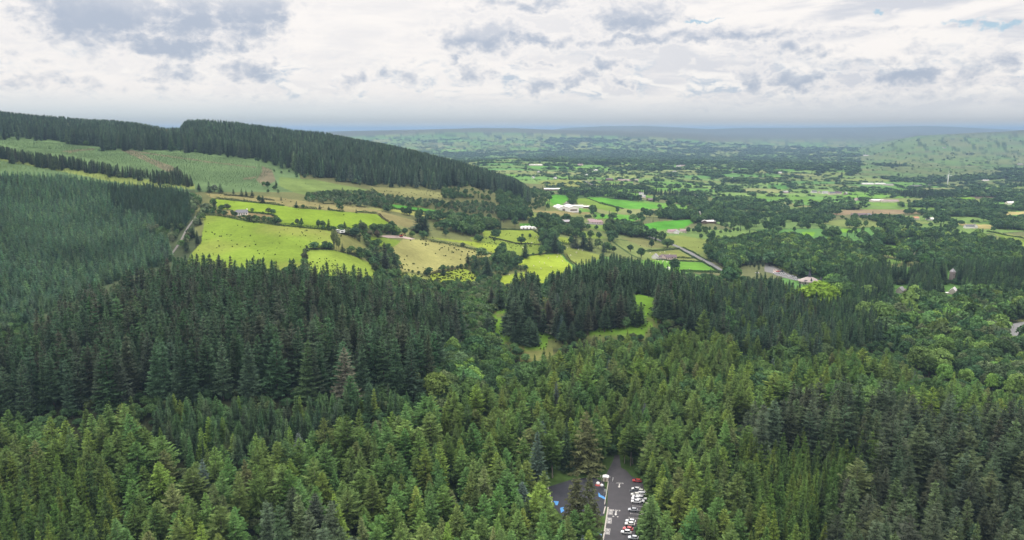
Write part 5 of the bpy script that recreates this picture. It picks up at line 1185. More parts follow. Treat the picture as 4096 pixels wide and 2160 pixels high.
for x, y, L_, W2, ev, ri, rz, wm, rm, lab in [(745,676,44,20,5,2,3,'white','white_roof','white farm shed left of two in the far right fields'),(840,676,40,20,5,2,3,'white','white_roof','white farm shed right of two in the far right fields'),(905,683,36,14,5,2,0,'cream','grey_roof','grey farm shed beside the two white sheds'),
    (345,738,16,9,4,4,10,'white','slate','white village house at the left end of the village'),(385,742,16,9,4,4,60,'cream','slate','pale village house with slate roof'),(430,745,18,9,4,4,0,'white','grey_roof','white village house in the village middle'),(480,750,20,9,4,4,20,'pink','slate','pinkish village house in the village middle'),
    (530,748,18,9,4,4,-20,'cream','purple_roof','village house with purple roof'),(585,752,16,9,4,4,50,'stone','grey_roof','grey stone house at the right end of the village'),(820,805,34,16,4.5,2,2,'cream','white_roof','left half of the long pale greenhouse range'),(915,808,44,16,4.5,2,-2,'cream','pink_roof','right half of the long pale greenhouse range'),
    (690,795,24,10,4,3,0,'pink','pink_roof','pinkish house left of the greenhouse range'),(1265,686,60,14,4,1.6,-4,'brown_wall','slate','dark low shed at the foot of the wind turbine'),(1115,690,44,12,4,1.6,0,'stone','slate','dark sheds left of the wind turbine'),(1512,828,14,9,6,4,60,'stone','grey_roof','tall grey house in the right-hand farmland'),
    (1832,826,26,12,4,4,10,'cream','white_roof','large pale house near the right edge'),(1112,938,12,8,3.4,2.4,10,'cream','orange_roof','orange-roofed house in the heathy field'),(1218,944,13,9,3.4,2,0,'white','white_roof','white-roofed shed right of the orange roof'),(655,912,16,9,3.5,2.4,0,'stone','purple_roof','dark-roofed shed left of two in the heath'),
    (705,912,20,9,3.5,2.4,0,'stone','purple_roof','dark-roofed shed in the heath, middle one'),(755,914,14,9,3.5,2.8,40,'stone','slate','dark gabled shed in the heath, right one'),(1515,1004,16,8,3.4,3.4,0,'white','slate','slate-roofed house below the tan field'),(1560,1002,9,8,3.4,3.4,70,'white','slate','gable wing of the slate-roofed house'),
    (1098,1093,6,5,2.6,1.6,20,'white','white_roof','small white hut in the upper right meadow'),(92,590,30,12,4,2.4,0,'white','white_roof','white shed far left of the turbine'),(740,458,40,14,5,3,0,'white','white_roof','distant white farm on the plain'),(960,655,14,9,4,3,0,'white','white_roof','distant white house behind the sheds'),
    (130,740,16,9,4,3,0,'pink','grey_roof','pinkish house at the edge of the striped fields'),(1640,650,26,12,4,2,0,'cream','white_roof','pale shed right of the wind turbine'),(1810,650,20,10,4,3,0,'white','slate','white house in the far right woods'),(1900,525,30,12,4,3,0,'cream','grey_roof','far farmhouse on the right hill foot'),
    (1330,400,26,12,5,3,0,'cream','slate','far farm on the slope of the right hill'),(600,425,30,12,4,3,0,'cream','slate','distant farm in the hazy plain'),(330,483,20,10,4,3,0,'white','grey_roof','distant white house in the hazy plain'),(480,405,26,12,4,3,0,'cream','slate','distant pale farm in the hazy plain')]:
    hs(z4, x, y, L_, W2, ev, ri, rz, M[wm], M[rm], lab, 'farm building', 'farm_building', group='farm buildings of the valley')
hs(z6, 1722, 245, 9, 6.5, 2.6, 1.6, 20, M['white'], M['white_roof'], 'white-roofed barn on the edge of the right-hand meadow', 'barn', 'barn')
hs(z6, 2012, 548, 9.5, 6.5, 3.2, 3.4, 50, M['pale_stone'], M['white_roof'], 'pale stone cottage with whitish roof in the right-hand wood', 'cottage', 'cottage', gwin=True, wins=2)
hs(z6, 1962, 548, 6, 3, 1.2, .4, 4, M['pale_stone'], M['white_roof'], 'low pale wall stub left of the stone cottage', 'outbuilding', 'outbuilding')
hs(z6, 1592, 540, 7, 6, 3.2, 3.2, 40, M['pale_stone'], M['grey_roof'], 'weathered grey house half hidden in the dark spruces', 'house', 'house', gwin=True)
hs(z6, 1630, 542, 5, 4, 2.4, 1.8, 60, M['stone'], M['timber'], 'broken-roofed outhouse beside the weathered grey house', 'outbuilding', 'outbuilding')
X, Y, Z = hit(951.5, 283); t = thing('folly_tower', 'stone tower with pointed slate roof rising from the dark trees', 'tower', (X, Y, Z), R(12))
MB().loft([[(s1*w,s2*w,z_) for s1, s2 in ((-1,-1),(1,-1),(1,1),(-1,1))] for w, z_ in ((2.1,-3),(2.0,12),(2.25,12.1),(2.25,12.8))]).build('wall', M['stone'], t)
MB().loft([[(s1*w,s2*w,z_) for s1, s2 in ((-1,-1),(1,-1),(1,1),(-1,1))] for w, z_ in ((2.35,12.82),(.06,16.6))]).build('roof', M['grey_roof'], t)
for z_ in (4.0, 9.2): MB().box(-.35,.35,-2.12,-2.03,z_,z_+1.4).build('window', M['glass'], t)
# visitor centre with its spires
zv = lambda pts: [((2950+x/6.44)/4, (1000+y/6.44)/4) for x, y in pts]
X, Y, Z = hit(*zv([(1900, 880)])[0]); t = thing('visitor_centre', 'low shingle-roofed visitor centre with dark pointed spires', 'visitor centre', (X, Y+6, Z-.3), R(6))
oc = lambda r, z, cx=0, cy=0, n_=8, sy=.8: [(cx+r*math.cos((i+.5)*2*math.pi/n_), cy+sy*r*math.sin((i+.5)*2*math.pi/n_), z) for i in range(n_)]
MB().loft([oc(11,-2), oc(11,3.2)]).build('wall', M['pale_stone'], t)
rf = MB().loft([oc(13.4,2.9), oc(13.4,3.15), oc(7,5.6), oc(1.6,7.4)]).build('roof', M['shingle'], t)
sp_o = MB().loft([oc(1.9,7.0,0,0,8,1), oc(1.5,8.2,0,0,8,1), oc(1.25,9.6,0,0,8,1), oc(.06,15.6,0,0,8,1)]).build('spire', M['dark_lead'], t); MB().tube([(0,0,15.4),(0,0,17)], .07, 6).build('finial', M['metal'], sp_o)
MB().box(-9.0,-5.6,-6.6,-6.0,4.0,4.9).build('skylight', M['dark_lead'], t); MB().box(5.4,9.4,-4.0,-3.4,4.2,5.0).build('skylight', M['dark_lead'], t)
for i in range(8):
    a = (i+1)*2*math.pi/8; MB().tube([(10.4*math.cos(a),8.32*math.sin(a),1.0),(10.5*math.cos(a),8.4*math.sin(a),2.4)], .7, 6).build('window', M['glass'], t)
for cx_, cy_, s_ in ((-1.8,-7.6,.55),(10.6,-4.6,.8)):
    o = MB().loft([oc(1.1*s_*1.6,3.6,cx_,cy_,6,1), oc(1.0*s_*1.6,5.0,cx_,cy_,6,1), oc(.05,7.0+2*s_,cx_,cy_,6,1)]).build('turret', M['dark_lead'], t)
X2, Y2, Z2 = hit(*zv([(2285, 900)])[0]); t = thing('pavilion', 'small shingle-roofed pavilion with one dark spire right of the visitor centre', 'pavilion', (X2, Y2+3, Z2-.3))
MB().loft([oc(3.6,-2), oc(3.6,2.6)]).build('wall', M['pale_stone'], t); MB().loft([oc(4.6,2.4), oc(4.6,2.6), oc(1.2,4.4)]).build('roof', M['shingle'], t)
o = MB().loft([oc(1.3,4.2,0,0,8,1), oc(1.1,5.2,0,0,8,1), oc(.05,9.6,0,0,8,1)]).build('spire', M['dark_lead'], t); MB().tube([(0,0,9.5),(0,0,10.5)], .06, 6).build('finial', M['metal'], o)
MB().box(-.6,.6,-3.0,-2.9,0,2).build('door', M['brown_wall'], t)
def drape(name, pxs, mat, lift):      # small yard lying on sloping ground
    pts = np.array([hit(*p)[:2] for p in pxs]); c = pts.mean(0); V = [c]; F = []; n_ = len(pts); K = 6
    for k in range(1, K+1):
        for p in pts: V.append(c+(p-c)*k/K)
    for i in range(n_):
        j = (i+1) % n_; F.append((0, 1+i, 1+j))
        for k in range(K-1):
            a, b_ = 1+k*n_+i, 1+k*n_+j; F += [(a, a+n_, b_+n_), (a, b_+n_, b_)]
    V = np.array(V); me = mesh_arrays(name, np.column_stack([V, gz(V[:,0], V[:,1])+lift]), np.array(F), [mat])
    return tag(link(name, me), None, None, None, 'structure')
drape('upper_car_park', zv([(740,330),(800,335),(900,410),(1150,525),(1400,645),(1640,760),(1520,800),(1300,740),(1000,660),(880,600),(700,560),(690,470)]), M['lane'], .3)
drape('forecourt', zv([(930,490),(1140,500),(1120,560),(1000,600),(900,580)]), M['earth'], .34)
drape('verge', zv([(1030,428),(1120,440),(1300,530),(1480,620),(1500,660),(1350,630),(1150,512)]), solid('verge_grass', (.15,.22,.04), .9, .2, .2), .34)
drape('forecourt', zm([(1640,757),(1690,748),(1850,765),(1830,773),(1740,770)]), M['gravel'], .35)
drape('gravel_yard', zf([(2110,632),(2200,622),(2330,628),(2480,660),(2440,668),(2330,652),(2200,652)]), M['earth'], .35)
drape('farmyard', zf([(1655,578),(1750,572),(1770,600),(1680,606)]), M['gravel'], .35)
drape('farmyard', zm([(1420,555),(1500,530),(1560,552),(1530,575),(1430,568)]), M['gravel'], .4)
drape('forest_yard', [(999,333),(1008,325),(1024,322),(1050,322),(1050,336),(1012,337)], M['lane'], .3)
for x, y, col, tall, lab in [(1200,650,'white',1,'white camper van in front of the visitor centre lane'),(1335,698,'white',0,'white car on the lane beside the visitor centre, middle'),(1400,688,'silver',0,'small silver car on the lane beside the middle white car'),(1478,730,'white',1,'white van at the lane end nearest the visitor centre'),(1112,618,'white',0,'white car left of the camper van'),
    (1050,618,'silver',0,'silver car second left of the camper van'),(965,615,'white',0,'white car at the left end of the lane row'),(1040,572,'red',0,'red car on the pink forecourt'),(1130,570,'dark',0,'dark car on the lane beside the red car'),(1500,780,'silver',0,'silver car tucked behind the visitor centre roof'),(505,608,'white',0,'white car under trees left of the upper car park'),(800,338,'grey',0,'grey car at the top of the upper car park')]:
    px, py = zv([(x, y)])[0]; car(px, py, col, lab, R(-38), tall, 'cars by the visitor centre', sc=1.1)
car(1021, 334, 'white', 'white car in the yard at the right edge', R(10), 0, 'cars at the edges of the wood')
# caravans and vehicles by the white farmyard
for i, (x, y, s_) in enumerate([(1680,590,1.0),(1720,604,1.15),(1752,590,.9)]):
    X, Y, Z = hit(*zf([(x, y)])[0]); t = thing('caravan', ['white caravan at the left of the small farmyard','white caravan nearest the camera in the small farmyard','white caravan at the right of the small farmyard'][i], 'caravan', (X, Y, Z+.4), R(10+30*i), 'caravans in the small farmyard'); t.scale = (s_,)*3
    MB().prism([(-2.4,.5),(2.2,.5),(2.6,1.4),(2.3,2.5),(-2.2,2.6),(-2.6,1.6)], -1.1, 1.1).build('body', M['plastic'], t, bevel=.08); MB().box(-1.2,.8,-1.16,-1.11,1.4,2.1).build('window', M['glass'], t)
    for q in (-1, 1): MB().tube([(0,q*1.0-.1,.32),(0,q*1.0+.1,.32)], .32, 12).build('wheel', M['tyre'], t)
X, Y, Z = hit(*zf([(2330, 640)])[0]); t = thing('digger', 'red digger on the pinkish gravel yard', 'digger', (X, Y, Z+.4), R(20))
MB().box(-1.6,1.4,-1,1,.8,1.8).build('body', PT['red'], t, bevel=.1); c_b = MB().box(-.4,.9,-.7,.3,1.82,3.0).build('cab', M['glass'], t, bevel=.06)
for q in (-1, 1): MB().prism([(-1.9,.1),(1.7,.1),(1.9,.5),(1.7,.85),(-1.9,.85),(-2.1,.5)], q*1.0-.25, q*1.0+.25).build('track', M['tyre'], t)
MB().tube([(1.4,.3,1.6),(3.4,.3,3.4),(5,.3,1.6)], .2, 6).build('arm', PT['red'], t); MB().prism([(4.6,.6),(5.4,.7),(5.3,1.6),(4.8,1.6)], 0, .7).build('bucket', M['tyre'], t)
# ---- wind turbines
def turbine(X, Y, Z, hub, bl, rz, a0, label, parts=True):
    t = thing('wind_turbine', label, 'wind turbine', (X, Y, Z), rz, 'wind turbines on the plain and ridges')
    k = hub/50
    MB().tube([(0,0,-2),(0,0,hub)], [2.0*k*1.1, 1.1*k*1.1], 14).build('tower', M['turbine'], t, smooth=True)
    MB().box(-1.5*k,1.5*k,-3*k,4*k,hub-1.2*k,hub+1.6*k).build('nacelle', M['turbine'], t, bevel=.3*k)
    MB().tube([(0,-3*k,hub+.2*k),(0,-4.8*k,hub+.2*k)], [1.3*k,.4*k], 12).build('hub', M['turbine'], t)
    for i in range(3):
        a = a0+i*2.094; d = Vector((math.sin(a), 0, math.cos(a))); q = Vector((math.cos(a), 0, -math.sin(a))); c = Vector((0,-4*k,hub+.2*k)); rings = []
        for f, w in ((.02,.7),(.18,1.5),(.6,.9),(1,.18)):
            p = c+d*bl*f; rings.append([p+q*w*k*.9, p+Vector((0,.25*k,0)), p-q*w*k*.5, p-Vector((0,.25*k,0))])
        MB().loft(rings).build('blade', M['turbine'], t)
X, Y, Z = hit(*z4([(1352, 690)])[0]); turbine(X, Y, Z, 46, 24, R(12), -.25, 'white wind turbine standing in the far right fields')
for px, py, lab in [(484,128.5,'tiny turbine on the hazy ridge, leftmost of the far row'),(512,128.3,'tiny turbine on the hazy ridge, second of the far row'),(524,128.6,'tiny turbine on the hazy ridge, third of the far row'),(533,129,'tiny turbine on the hazy ridge, fourth of the far row'),(556,129.6,'tiny turbine on the hazy ridge, rightmost of the far row')]:
    d = ray(px, py); Y = 9600; X = d[0]*Y; turbine(X, Y, float(gz(X, Y)), 46, 25, R(random.uniform(-30, 30)), random.random()*2, lab)
# ---- hedges
TUFT_V = None
def hedge(pxs, w, h, label, tint=(.05,.085,.034), gap=.04, step=None):
    P = np.array([hit(*p)[:2] for p in pxs]); seg = np.hypot(*(P[1:]-P[:-1]).T); cum = np.concatenate([[0], np.cumsum(seg)])
    dist = float(np.hypot(*P.mean(0))); st = step or max(.5, dist/1600); t = np.arange(0, cum[-1], st); n_ = len(t)
    xs = np.interp(t, cum, P[:,0]); ys = np.interp(t, cum, P[:,1]); per = 14; lf = max(.55, dist/1400)
    ww = w*(.7+.6*vnoise(t/6, t*0, 3)); hh = h*(.55+.9*vnoise(t/9, t*0+5, 4)); ok = vnoise(t/14, t*0+9, 8) > gap*2.2
    c = np.repeat(np.stack([xs, ys], 1), per, 0); W2 = np.repeat(ww, per); H2 = np.repeat(hh, per); okr = np.repeat(ok, per)
    a = rng.uniform(-.2, math.pi+.2, len(c)); e = rng.uniform(.75, 1.1, len(c)); th = rng.uniform(0, 6.283, len(c))
    dx_, dy_ = np.gradient(xs), np.gradient(ys); l = np.hypot(dx_, dy_)+1e-9; nx_, ny_ = np.repeat(-dy_/l, per), np.repeat(dx_/l, per)
    off = np.cos(a)*W2/2*e; z = gz(c[:,0], c[:,1])+np.maximum(np.sin(a), 0)*H2*e*.92+.1
    p = np.column_stack([c[:,0]+nx_*off+rng.uniform(-.5,.5,len(c))*st, c[:,1]+ny_*off+rng.uniform(-.5,.5,len(c))*st, z])[okr]
    nn = nrm(np.column_stack([nx_*np.cos(a), ny_*np.cos(a), np.sin(a)+.2])[okr]+rng.normal(size=p.shape)*.5)
    u = nrm(np.cross(nn, rng.normal(size=p.shape))); v = np.cross(nn, u); s = lf*rng.uniform(.6, 1.3, (len(p), 1))
    T3 = np.stack([p-u*s*.6-v*s*.4, p+u*s*.6-v*s*.4, p+v*s*.7], 1).reshape(-1, 3)
    if len(p) < 3: return
    me = mesh_arrays('hedge', T3, np.arange(len(T3)).reshape(-1, 3), [M['foliage']], attrs={'tone': ('FLOAT', 'FACE', rng.uniform(.7, 1.3, len(p)))})
    o = link('hedge', me); o['tint'] = list(tint); tag(o, label, 'hedge', 'hedges between the fields')
hedge(zf([(285,410),(430,418),(750,477),(1080,522),(1400,552),(1625,575)]), 3.2, 2.6, 'long thick hedge between the two bright fields below the cottage')
hedge(zf([(380,240),(600,262),(850,287),(1150,322),(1300,343),(1700,377),(2090,402)]), 3, 2.0, 'hedge along the top of the upper bright field', gap=.12)
hedge(zf([(640,372),(760,387),(1000,412),(1060,445)]), 2, 1.6, 'low hedge above the cottage garden', gap=.1)
hedge(zf([(1325,752),(1450,748),(1625,752)]), 3, 2.2, 'scrubby hedge across the foot of the large field', gap=.15)
hedge(zf([(1780,800),(1900,825),(2050,905),(2060,960)]), 2.6, 2.0, 'hedge at the rough slope beside the dark conifers', gap=.1)
hedge(zf([(2090,402),(2140,450),(2250,520),(2300,560)]), 3, 2.0, 'hedge at the right end of the upper bright field', (.085,.075,.04), gap=.1)
hedge(zf([(310,195),(700,222),(1000,262),(1500,298),(1960,335)]), 2.2, 1.4, 'broken low hedge across the brown heath', (.07,.075,.04), gap=.2)
hedge(zm([(0,938),(200,962),(400,1003),(700,1080),(800,1118)]), 3, 2.2, 'hedge over the crest of the tan rushy field', gap=.1)
hedge(zm([(590,885),(780,925),(930,965),(1210,975)]), 2, 1.3, 'low wall-like hedge through the walled green fields', (.06,.075,.045), gap=.12)
hedge(zm([(1200,965),(1400,968),(1500,980),(1720,1040)]), 3, 2.4, 'hedge below the dark conifer group', gap=.08)
hedge(zm([(1440,1078),(1480,1140),(1540,1185)]), 4.5, 2.2, 'scrubby bank between the yellow and olive fields', (.09,.09,.045), gap=.05)
hedge(zm([(820,1138),(960,1108),(1060,1090),(1260,1068)]), 2, 1.3, 'low bank along the top of the yellow sheep field', (.08,.085,.045), gap=.15)
hedge(zm([(60,1275),(250,1240),(390,1195)]), 2.5, 1.8, 'bank below the tan rushy field', (.09,.085,.045), gap=.05)
hedge(zm([(720,1225),(850,1240),(950,1235),(1050,1228)]), 9, 5.5, 'thick dark shrubbery beside the yellow sheep field', (.046,.082,.036), gap=.0)
hedge(zm([(1100,825),(1190,872),(1210,960)]), 2.4, 1.8, 'hedge at the right end of the walled fields', gap=.1)
hedge(zm([(590,828),(820,820),(1100,825)]), 2.4, 1.8, 'hedge along the top of the walled fields', gap=.05)
hedge(z2([(850,836),(1000,852),(1150,872),(1390,890),(1480,905)]), 3, 2.0, 'dark hedge between the vivid green strip and the pale strip')
hedge(z2([(860,702),(930,760),(1100,810),(1350,850)]), 4, 2.4, 'scrub line down the far slope', gap=.15)
hedge(zm([(1680,498),(1800,548)]), 1.5, 1.0, 'thin fence hedge between the two big valley fields', gap=.1)
hedge(zm([(1800,550),(1960,590),(2045,608)]), 4, 2.6, 'dark hedge stub between the two big valley fields', gap=0)
hedge(zm([(1490,470),(1520,520),(1560,560)]), 5, 5, 'hedge along the farm lane above the white sheds', gap=0)
hedge(z3([(1000,1046),(1080,1068),(1170,1103)]), 2.2, 1.6, 'hedge on the far side of the straight road')
hedge(z3([(1280,1150),(1360,1185),(1420,1222),(1500,1262)]), 2.4, 1.8, 'hedge on the far side of the road below the bend')
hedge(z3([(1265,1165),(1350,1215),(1440,1262),(1580,1340)]), 2.0, 1.5, 'clipped hedge on the near side of the straight road')
hedge(zb([(490,378),(700,395),(1000,418),(1400,430),(1680,438)]), 2.2, 1.8, 'dark clipped hedge below the roadside bungalow', (.04,.065,.03), gap=0)
hedge(zb([(1100,662),(1500,680),(1900,690),(2150,690)]), 2.0, 1.6, 'upper of two clipped hedges at the near side of the green field', (.04,.065,.03), gap=0)
hedge(zb([(1150,692),(1600,708),(2000,714),(2220,722)]), 2.0, 1.6, 'lower of two clipped hedges at the near side of the green field', (.045,.075,.03), gap=0)
hedge(zb([(210,170),(400,160),(700,140),(1080,100)]), 3.4, 2.4, 'bushy hedge behind the bungalow meadow')
hedge(zb([(970,335),(1150,345),(1480,345)]), 2.2, 2.0, 'garden hedge right of the purple-roofed bungalow')
hedge(zm([(1870,770),(1990,785),(2080,745)]), 3, 2.0, 'hedge in front of the pink bungalow garden')
hedge(zm([(1700,345),(1900,362),(2300,385),(2576,395)]), 3, 2.0, 'hedge through the far green fields')
hedge(zm([(1240,385),(1600,392),(1740,385)]), 4, 3, 'hedge below the pale domed field')
hedge(z6([(1430,135),(1530,150),(1640,175)]), 3, 2.0, 'hedge above the right-hand meadow'); hedge(z6([(1440,120),(1520,112)]), 3, 2, 'short hedge at the meadow top')
hedge(z4([(1650,1030),(1800,1060),(1990,1095)]), 3, 2.0, 'hedge between the fields at the right edge')
# ---- sheep
b = MB(); rings = [[(x_, r_*math.cos(a)*.9, .62+r_*math.sin(a)) for a in np.linspace(0, 2*math.pi, 9)[:-1]] for x_, r_ in ((-.55,.1),(-.48,.27),(-.2,.34),(.2,.34),(.48,.27),(.56,.1))]
b.loft(rings); [b.tube([(x_,y_,.02),(x_,y_,.45)], .05, 5) for x_ in (-.35,.35) for y_ in (-.16,.16)]
sh_body = b.build('fleece', M['wool'], link_it=False); sh_head = MB().loft([[(x_, r_*math.cos(a), z_+r_*math.sin(a)) for a in np.linspace(0, 2*math.pi, 7)[:-1]] for x_, z_, r_ in ((-.5,.78,.09),(-.68,.84,.13),(-.86,.74,.07))]).build('head', M['skin_dark'], link_it=False)
SHEEP = [('bright yellow sheep field', zm([(1370,1078),(1362,1108),(1418,1150),(1195,1226),(900,1165),(1062,1285),(1040,1278),(1180,1160),(1270,1120),(960,1180),(1300,1210),(1120,1200),(1400,1100),(1230,1170),(870,1290)])),
         ('green field below the bungalow', zb([(540,410),(655,408),(668,416),(755,450),(855,450),(856,489),(620,541),(806,582),(1330,646),(645,452)])),
         ('olive meadow behind the bungalow', zb([(320,215),(580,205),(700,190),(330,216)])), ('olive field beyond the yellow field', zm([(1580,1030),(1620,1040),(1500,1090),(1560,1060),(1470,1010)])), ('walled green fields', zm([(1160,930),(1150,900),(1100,960),(700,870),(1010,1010)]))]
for fld, pts in SHEEP:
    for q in pts:
        X, Y, Z = hit(*q); t = thing('sheep', f'small white sheep grazing in the {fld}', 'sheep', (X, Y, Z), random.uniform(0, 6.28), f'sheep in the {fld}'); t.scale = (1.35,)*3
        link('fleece', sh_body, t); link('head', sh_head, t)
#@@STRUCT_END
# ------------------------------------------------------------------ sky, sun, clouds, air
SUN_EL, SUN_AZ = R(54), R(-14)        # azimuth from straight ahead, to the right positive
SUND = Vector((math.sin(SUN_AZ)*math.cos(SUN_EL), math.cos(SUN_AZ)*math.cos(SUN_EL), math.sin(SUN_EL)))
sl = bpy.data.lights.new('sun', 'SUN'); sl.energy = 4.6; sl.angle = R(.53); sl.color = (1, .95, .86)
so = link('sun', sl); so.rotation_euler = SUND.to_track_quat('Z', 'Y').to_euler()
SKY_STRENGTH = .1
def build_world():
    w = bpy.data.worlds.new('World'); S.world = w; w.use_nodes = True
    nt = w.node_tree; nt.nodes.clear()
    tc = nd(nt, 'ShaderNodeTexCoord')
    sky = nd(nt, 'ShaderNodeTexSky', sky_type='NISHITA'); sky.sun_disc = False
    sky.sun_elevation = SUN_EL; sky.sun_rotation = SUN_AZ; sky.altitude = 200
    sp = nd(nt, 'ShaderNodeSeparateXYZ', {0: tc.outputs['Generated']})
    x, y, z = sp.outputs
    el = mth(nt, 'ARCSINE', z); az = mth(nt, 'ARCTAN2', x, y)      # radians
    K = 180/math.pi
    eld = mth(nt, 'MULTIPLY', el, K); azd = mth(nt, 'MULTIPLY', az, K)
    k = SKY_STRENGTH
    L = lambda *c: tuple(v/k for v in lin(*c))
    # cloud plane seen in perspective
    zz = mth(nt, 'ADD', mth(nt, 'MAXIMUM', z, 0.0), .035)
    px = mth(nt, 'DIVIDE', x, zz); py = mth(nt, 'DIVIDE', y, zz)
    pl = nd(nt, 'ShaderNodeCombineXYZ', {0: px, 1: py})
    pe = nd(nt, 'ShaderNodeCombineXYZ', {0: azd, 1: eld})
    def noise(vec, sc, det=6.0, rough=.55, dist=0.0, loc=(0,0,0), stretch=(1,1,1)):
        mp = nd(nt, 'ShaderNodeMapping', {0: vec, 1: loc, 3: stretch})
        return nd(nt, 'ShaderNodeTexNoise', {'Vector': mp.outputs[0], 'Scale': sc, 'Detail': det, 'Roughness': rough, 'Distortion': dist}).outputs[0]
    ss = lambda v, a, b: nd(nt, 'ShaderNodeMapRange', {0: v, 1: a, 2: b}, interpolation_type='SMOOTHSTEP').outputs[0]
    # high veil: warm white with grey streaks, blue only in a few thin places
    veil = noise(pe, .16, 6, .55, .6, (3,1,0), (.35, 1.6, 1))
    veil2 = noise(pe, .5, 6, .6, .4, (7,5,0), (.3, 1.5, 1))
    vf = mth(nt, 'ADD', mth(nt, 'MULTIPLY', veil, .6), mth(nt, 'MULTIPLY', veil2, .4))
    right = ss(azd, -6.0, 26.0)
    vs = mth(nt, 'SUBTRACT', ss(vf, .57, .43), 0.0)
    vs = mth(nt, 'MULTIPLY', vs, mth(nt, 'MULTIPLY_ADD', right, .55, .3))
    c = mix(nt, vs, L(255,250,246), L(208,212,222))
    # distant low cumulus
    cu = noise(pe, .62, 7, .58, .5, (2.3,0,0), (.55, 1.25, 1))
    band = mth(nt, 'MULTIPLY', ss(eld, 1.7, 2.6), ss(eld, 6.5, 3.6))
    cm = mth(nt, 'MULTIPLY', ss(cu, .46, .60), band)
    cu2 = noise(pe, .62, 7, .58, .5, (2.3,.55,0), (.55, 1.25, 1))
    lit = ss(mth(nt, 'SUBTRACT', cu, cu2), -.06, .09)
    low = mix(nt, lit, L(196,208,222), L(255,251,247))
    c = mix(nt, mth(nt, 'MULTIPLY', cm, .97), c, low)
    # individual clouds: [frame x, y, half width, half height, darkness]
    B = [(109,14,58,24,1),(170,46,46,9,.95),(192,16,44,26,.85),(250,10,34,26,.9),(242,43,9,7,.6),(172,74,20,13,.62),(251,70,24,11,.75),(27,58,70,9,.35),
         (481,36,38,12,.9),(530,41,62,6,.75),(640,40,62,5,.7),(637,19,36,12,.9),(529,4,62,6,.6),(455,55,9,9,.75),(472,73,19,10,.7),(356,75,13,9,.65),(404,74,17,9,.65),(537,62,26,3,.55),(605,68,13,9,.85),(578,78,14,9,.7),(538,85,16,9,.75),(624,84,11,5,.65),
         (700,37,40,6,.75),(750,36,45,6,.75),(800,49,36,5,.65),(800,80,20,9,.85),(749,80,14,11,.6),(911,74,28,7,.9),(914,52,16,15,.55),(969,71,20,12,.6),(974,50,9,10,.45),(1010,64,16,11,.6),(860,60,60,7,.5),(882,29,55,4,.4),
         (455,108,40,5,.3),(700,104,60,6,.4),(900,96,70,7,.45),(120,92,30,5,.3),(36,84,62,9,.5),(250,100,60,5,.3)]
    wn = nd(nt, 'ShaderNodeMapping', {0: pe.outputs[0], 3: (1, 1.3, 1)})
    wv = nd(nt, 'ShaderNodeTexNoise', {'Vector': wn.outputs[0], 'Scale': .42, 'Detail': 6.0, 'Roughness': .6})
    wsub = nd(nt, 'ShaderNodeVectorMath', {0: wv.outputs['Color'], 1: (.5,.5,.5)}, operation='SUBTRACT')
    wsc = nd(nt, 'ShaderNodeVectorMath', {0: wsub.outputs[0], 1: (6.5, 2.6, 0)}, operation='MULTIPLY')
    wp = nd(nt, 'ShaderNodeVectorMath', {0: pe.outputs[0], 1: wsc.outputs[0]}, operation='ADD').outputs[0]
    acc = None; hgt = None
    for bx, by, ww, hh, dk in B:
        d = Vector(ray(bx, by)).normalized(); a0 = math.degrees(math.atan2(d.x, d.y)); e0 = math.degrees(math.asin(d.z))
        sx = 1.2*ww/FPX*K; sy = 1.2*hh/FPX*K
        q = nd(nt, 'ShaderNodeVectorMath', {0: wp, 1: (a0, e0, 0)}, operation='SUBTRACT').outputs[0]
        q = nd(nt, 'ShaderNodeVectorMath', {0: q, 1: (1/sx, 1/sy, 0)}, operation='MULTIPLY').outputs[0]
        l2 = nd(nt, 'ShaderNodeVectorMath', {0: q, 1: q}, operation='DOT_PRODUCT').outputs['Value']
        g = mth(nt, 'MULTIPLY', mth(nt, 'EXPONENT', mth(nt, 'MULTIPLY', l2, -.9)), dk)
        qy = nd(nt, 'ShaderNodeSeparateXYZ', {0: q}).outputs[1]
        hh2 = mth(nt, 'MULTIPLY', g, mth(nt, 'ADD', qy, 0.0))
        acc = g if acc is None else mth(nt, 'MAXIMUM', acc, g)
        hgt = hh2 if hgt is None else mth(nt, 'ADD', hgt, hh2)
    fine = noise(pe, 1.1, 7, .62, .3, (0,0,0), (.8, 1.2, 1))
    den = mth(nt, 'MULTIPLY_ADD', mth(nt, 'SUBTRACT', fine, .5), 1.25, acc)
    am = ss(den, .22, .90)
    topn = ss(hgt, -.15, .75)
    shade = mix(nt, topn, L(177,188,206), L(214,217,225))
    rim = mth(nt, 'MULTIPLY', ss(den, .10, .26), mth(nt, 'SUBTRACT', 1.0, am))
    c = mix(nt, mth(nt, 'MULTIPLY', rim, .55), c, L(255,250,246))
    c = mix(nt, mth(nt, 'MULTIPLY', am, .93), c, shade)
    # blue gaps
    hol = None
    for bx, by, ww, hh in [(966,21,20,4),(997,27,14,4),(701,22,16,2),(868,10,10,2)]:
        d = Vector(ray(bx, by)).normalized(); a0 = math.degrees(math.atan2(d.x, d.y)); e0 = math.degrees(math.asin(d.z))
        q = nd(nt, 'ShaderNodeVectorMath', {0: wp, 1: (a0, e0, 0)}, operation='SUBTRACT').outputs[0]
        q = nd(nt, 'ShaderNodeVectorMath', {0: q, 1: (1/(ww/FPX*K), 1/(hh/FPX*K), 0)}, operation='MULTIPLY').outputs[0]
        l2 = nd(nt, 'ShaderNodeVectorMath', {0: q, 1: q}, operation='DOT_PRODUCT').outputs['Value']
        g = mth(nt, 'EXPONENT', mth(nt, 'MULTIPLY', l2, -.9)); hol = g if hol is None else mth(nt, 'MAXIMUM', hol, g)
    hm = ss(mth(nt, 'MULTIPLY_ADD', mth(nt, 'SUBTRACT', fine, .5), .8, hol), .35, .95)
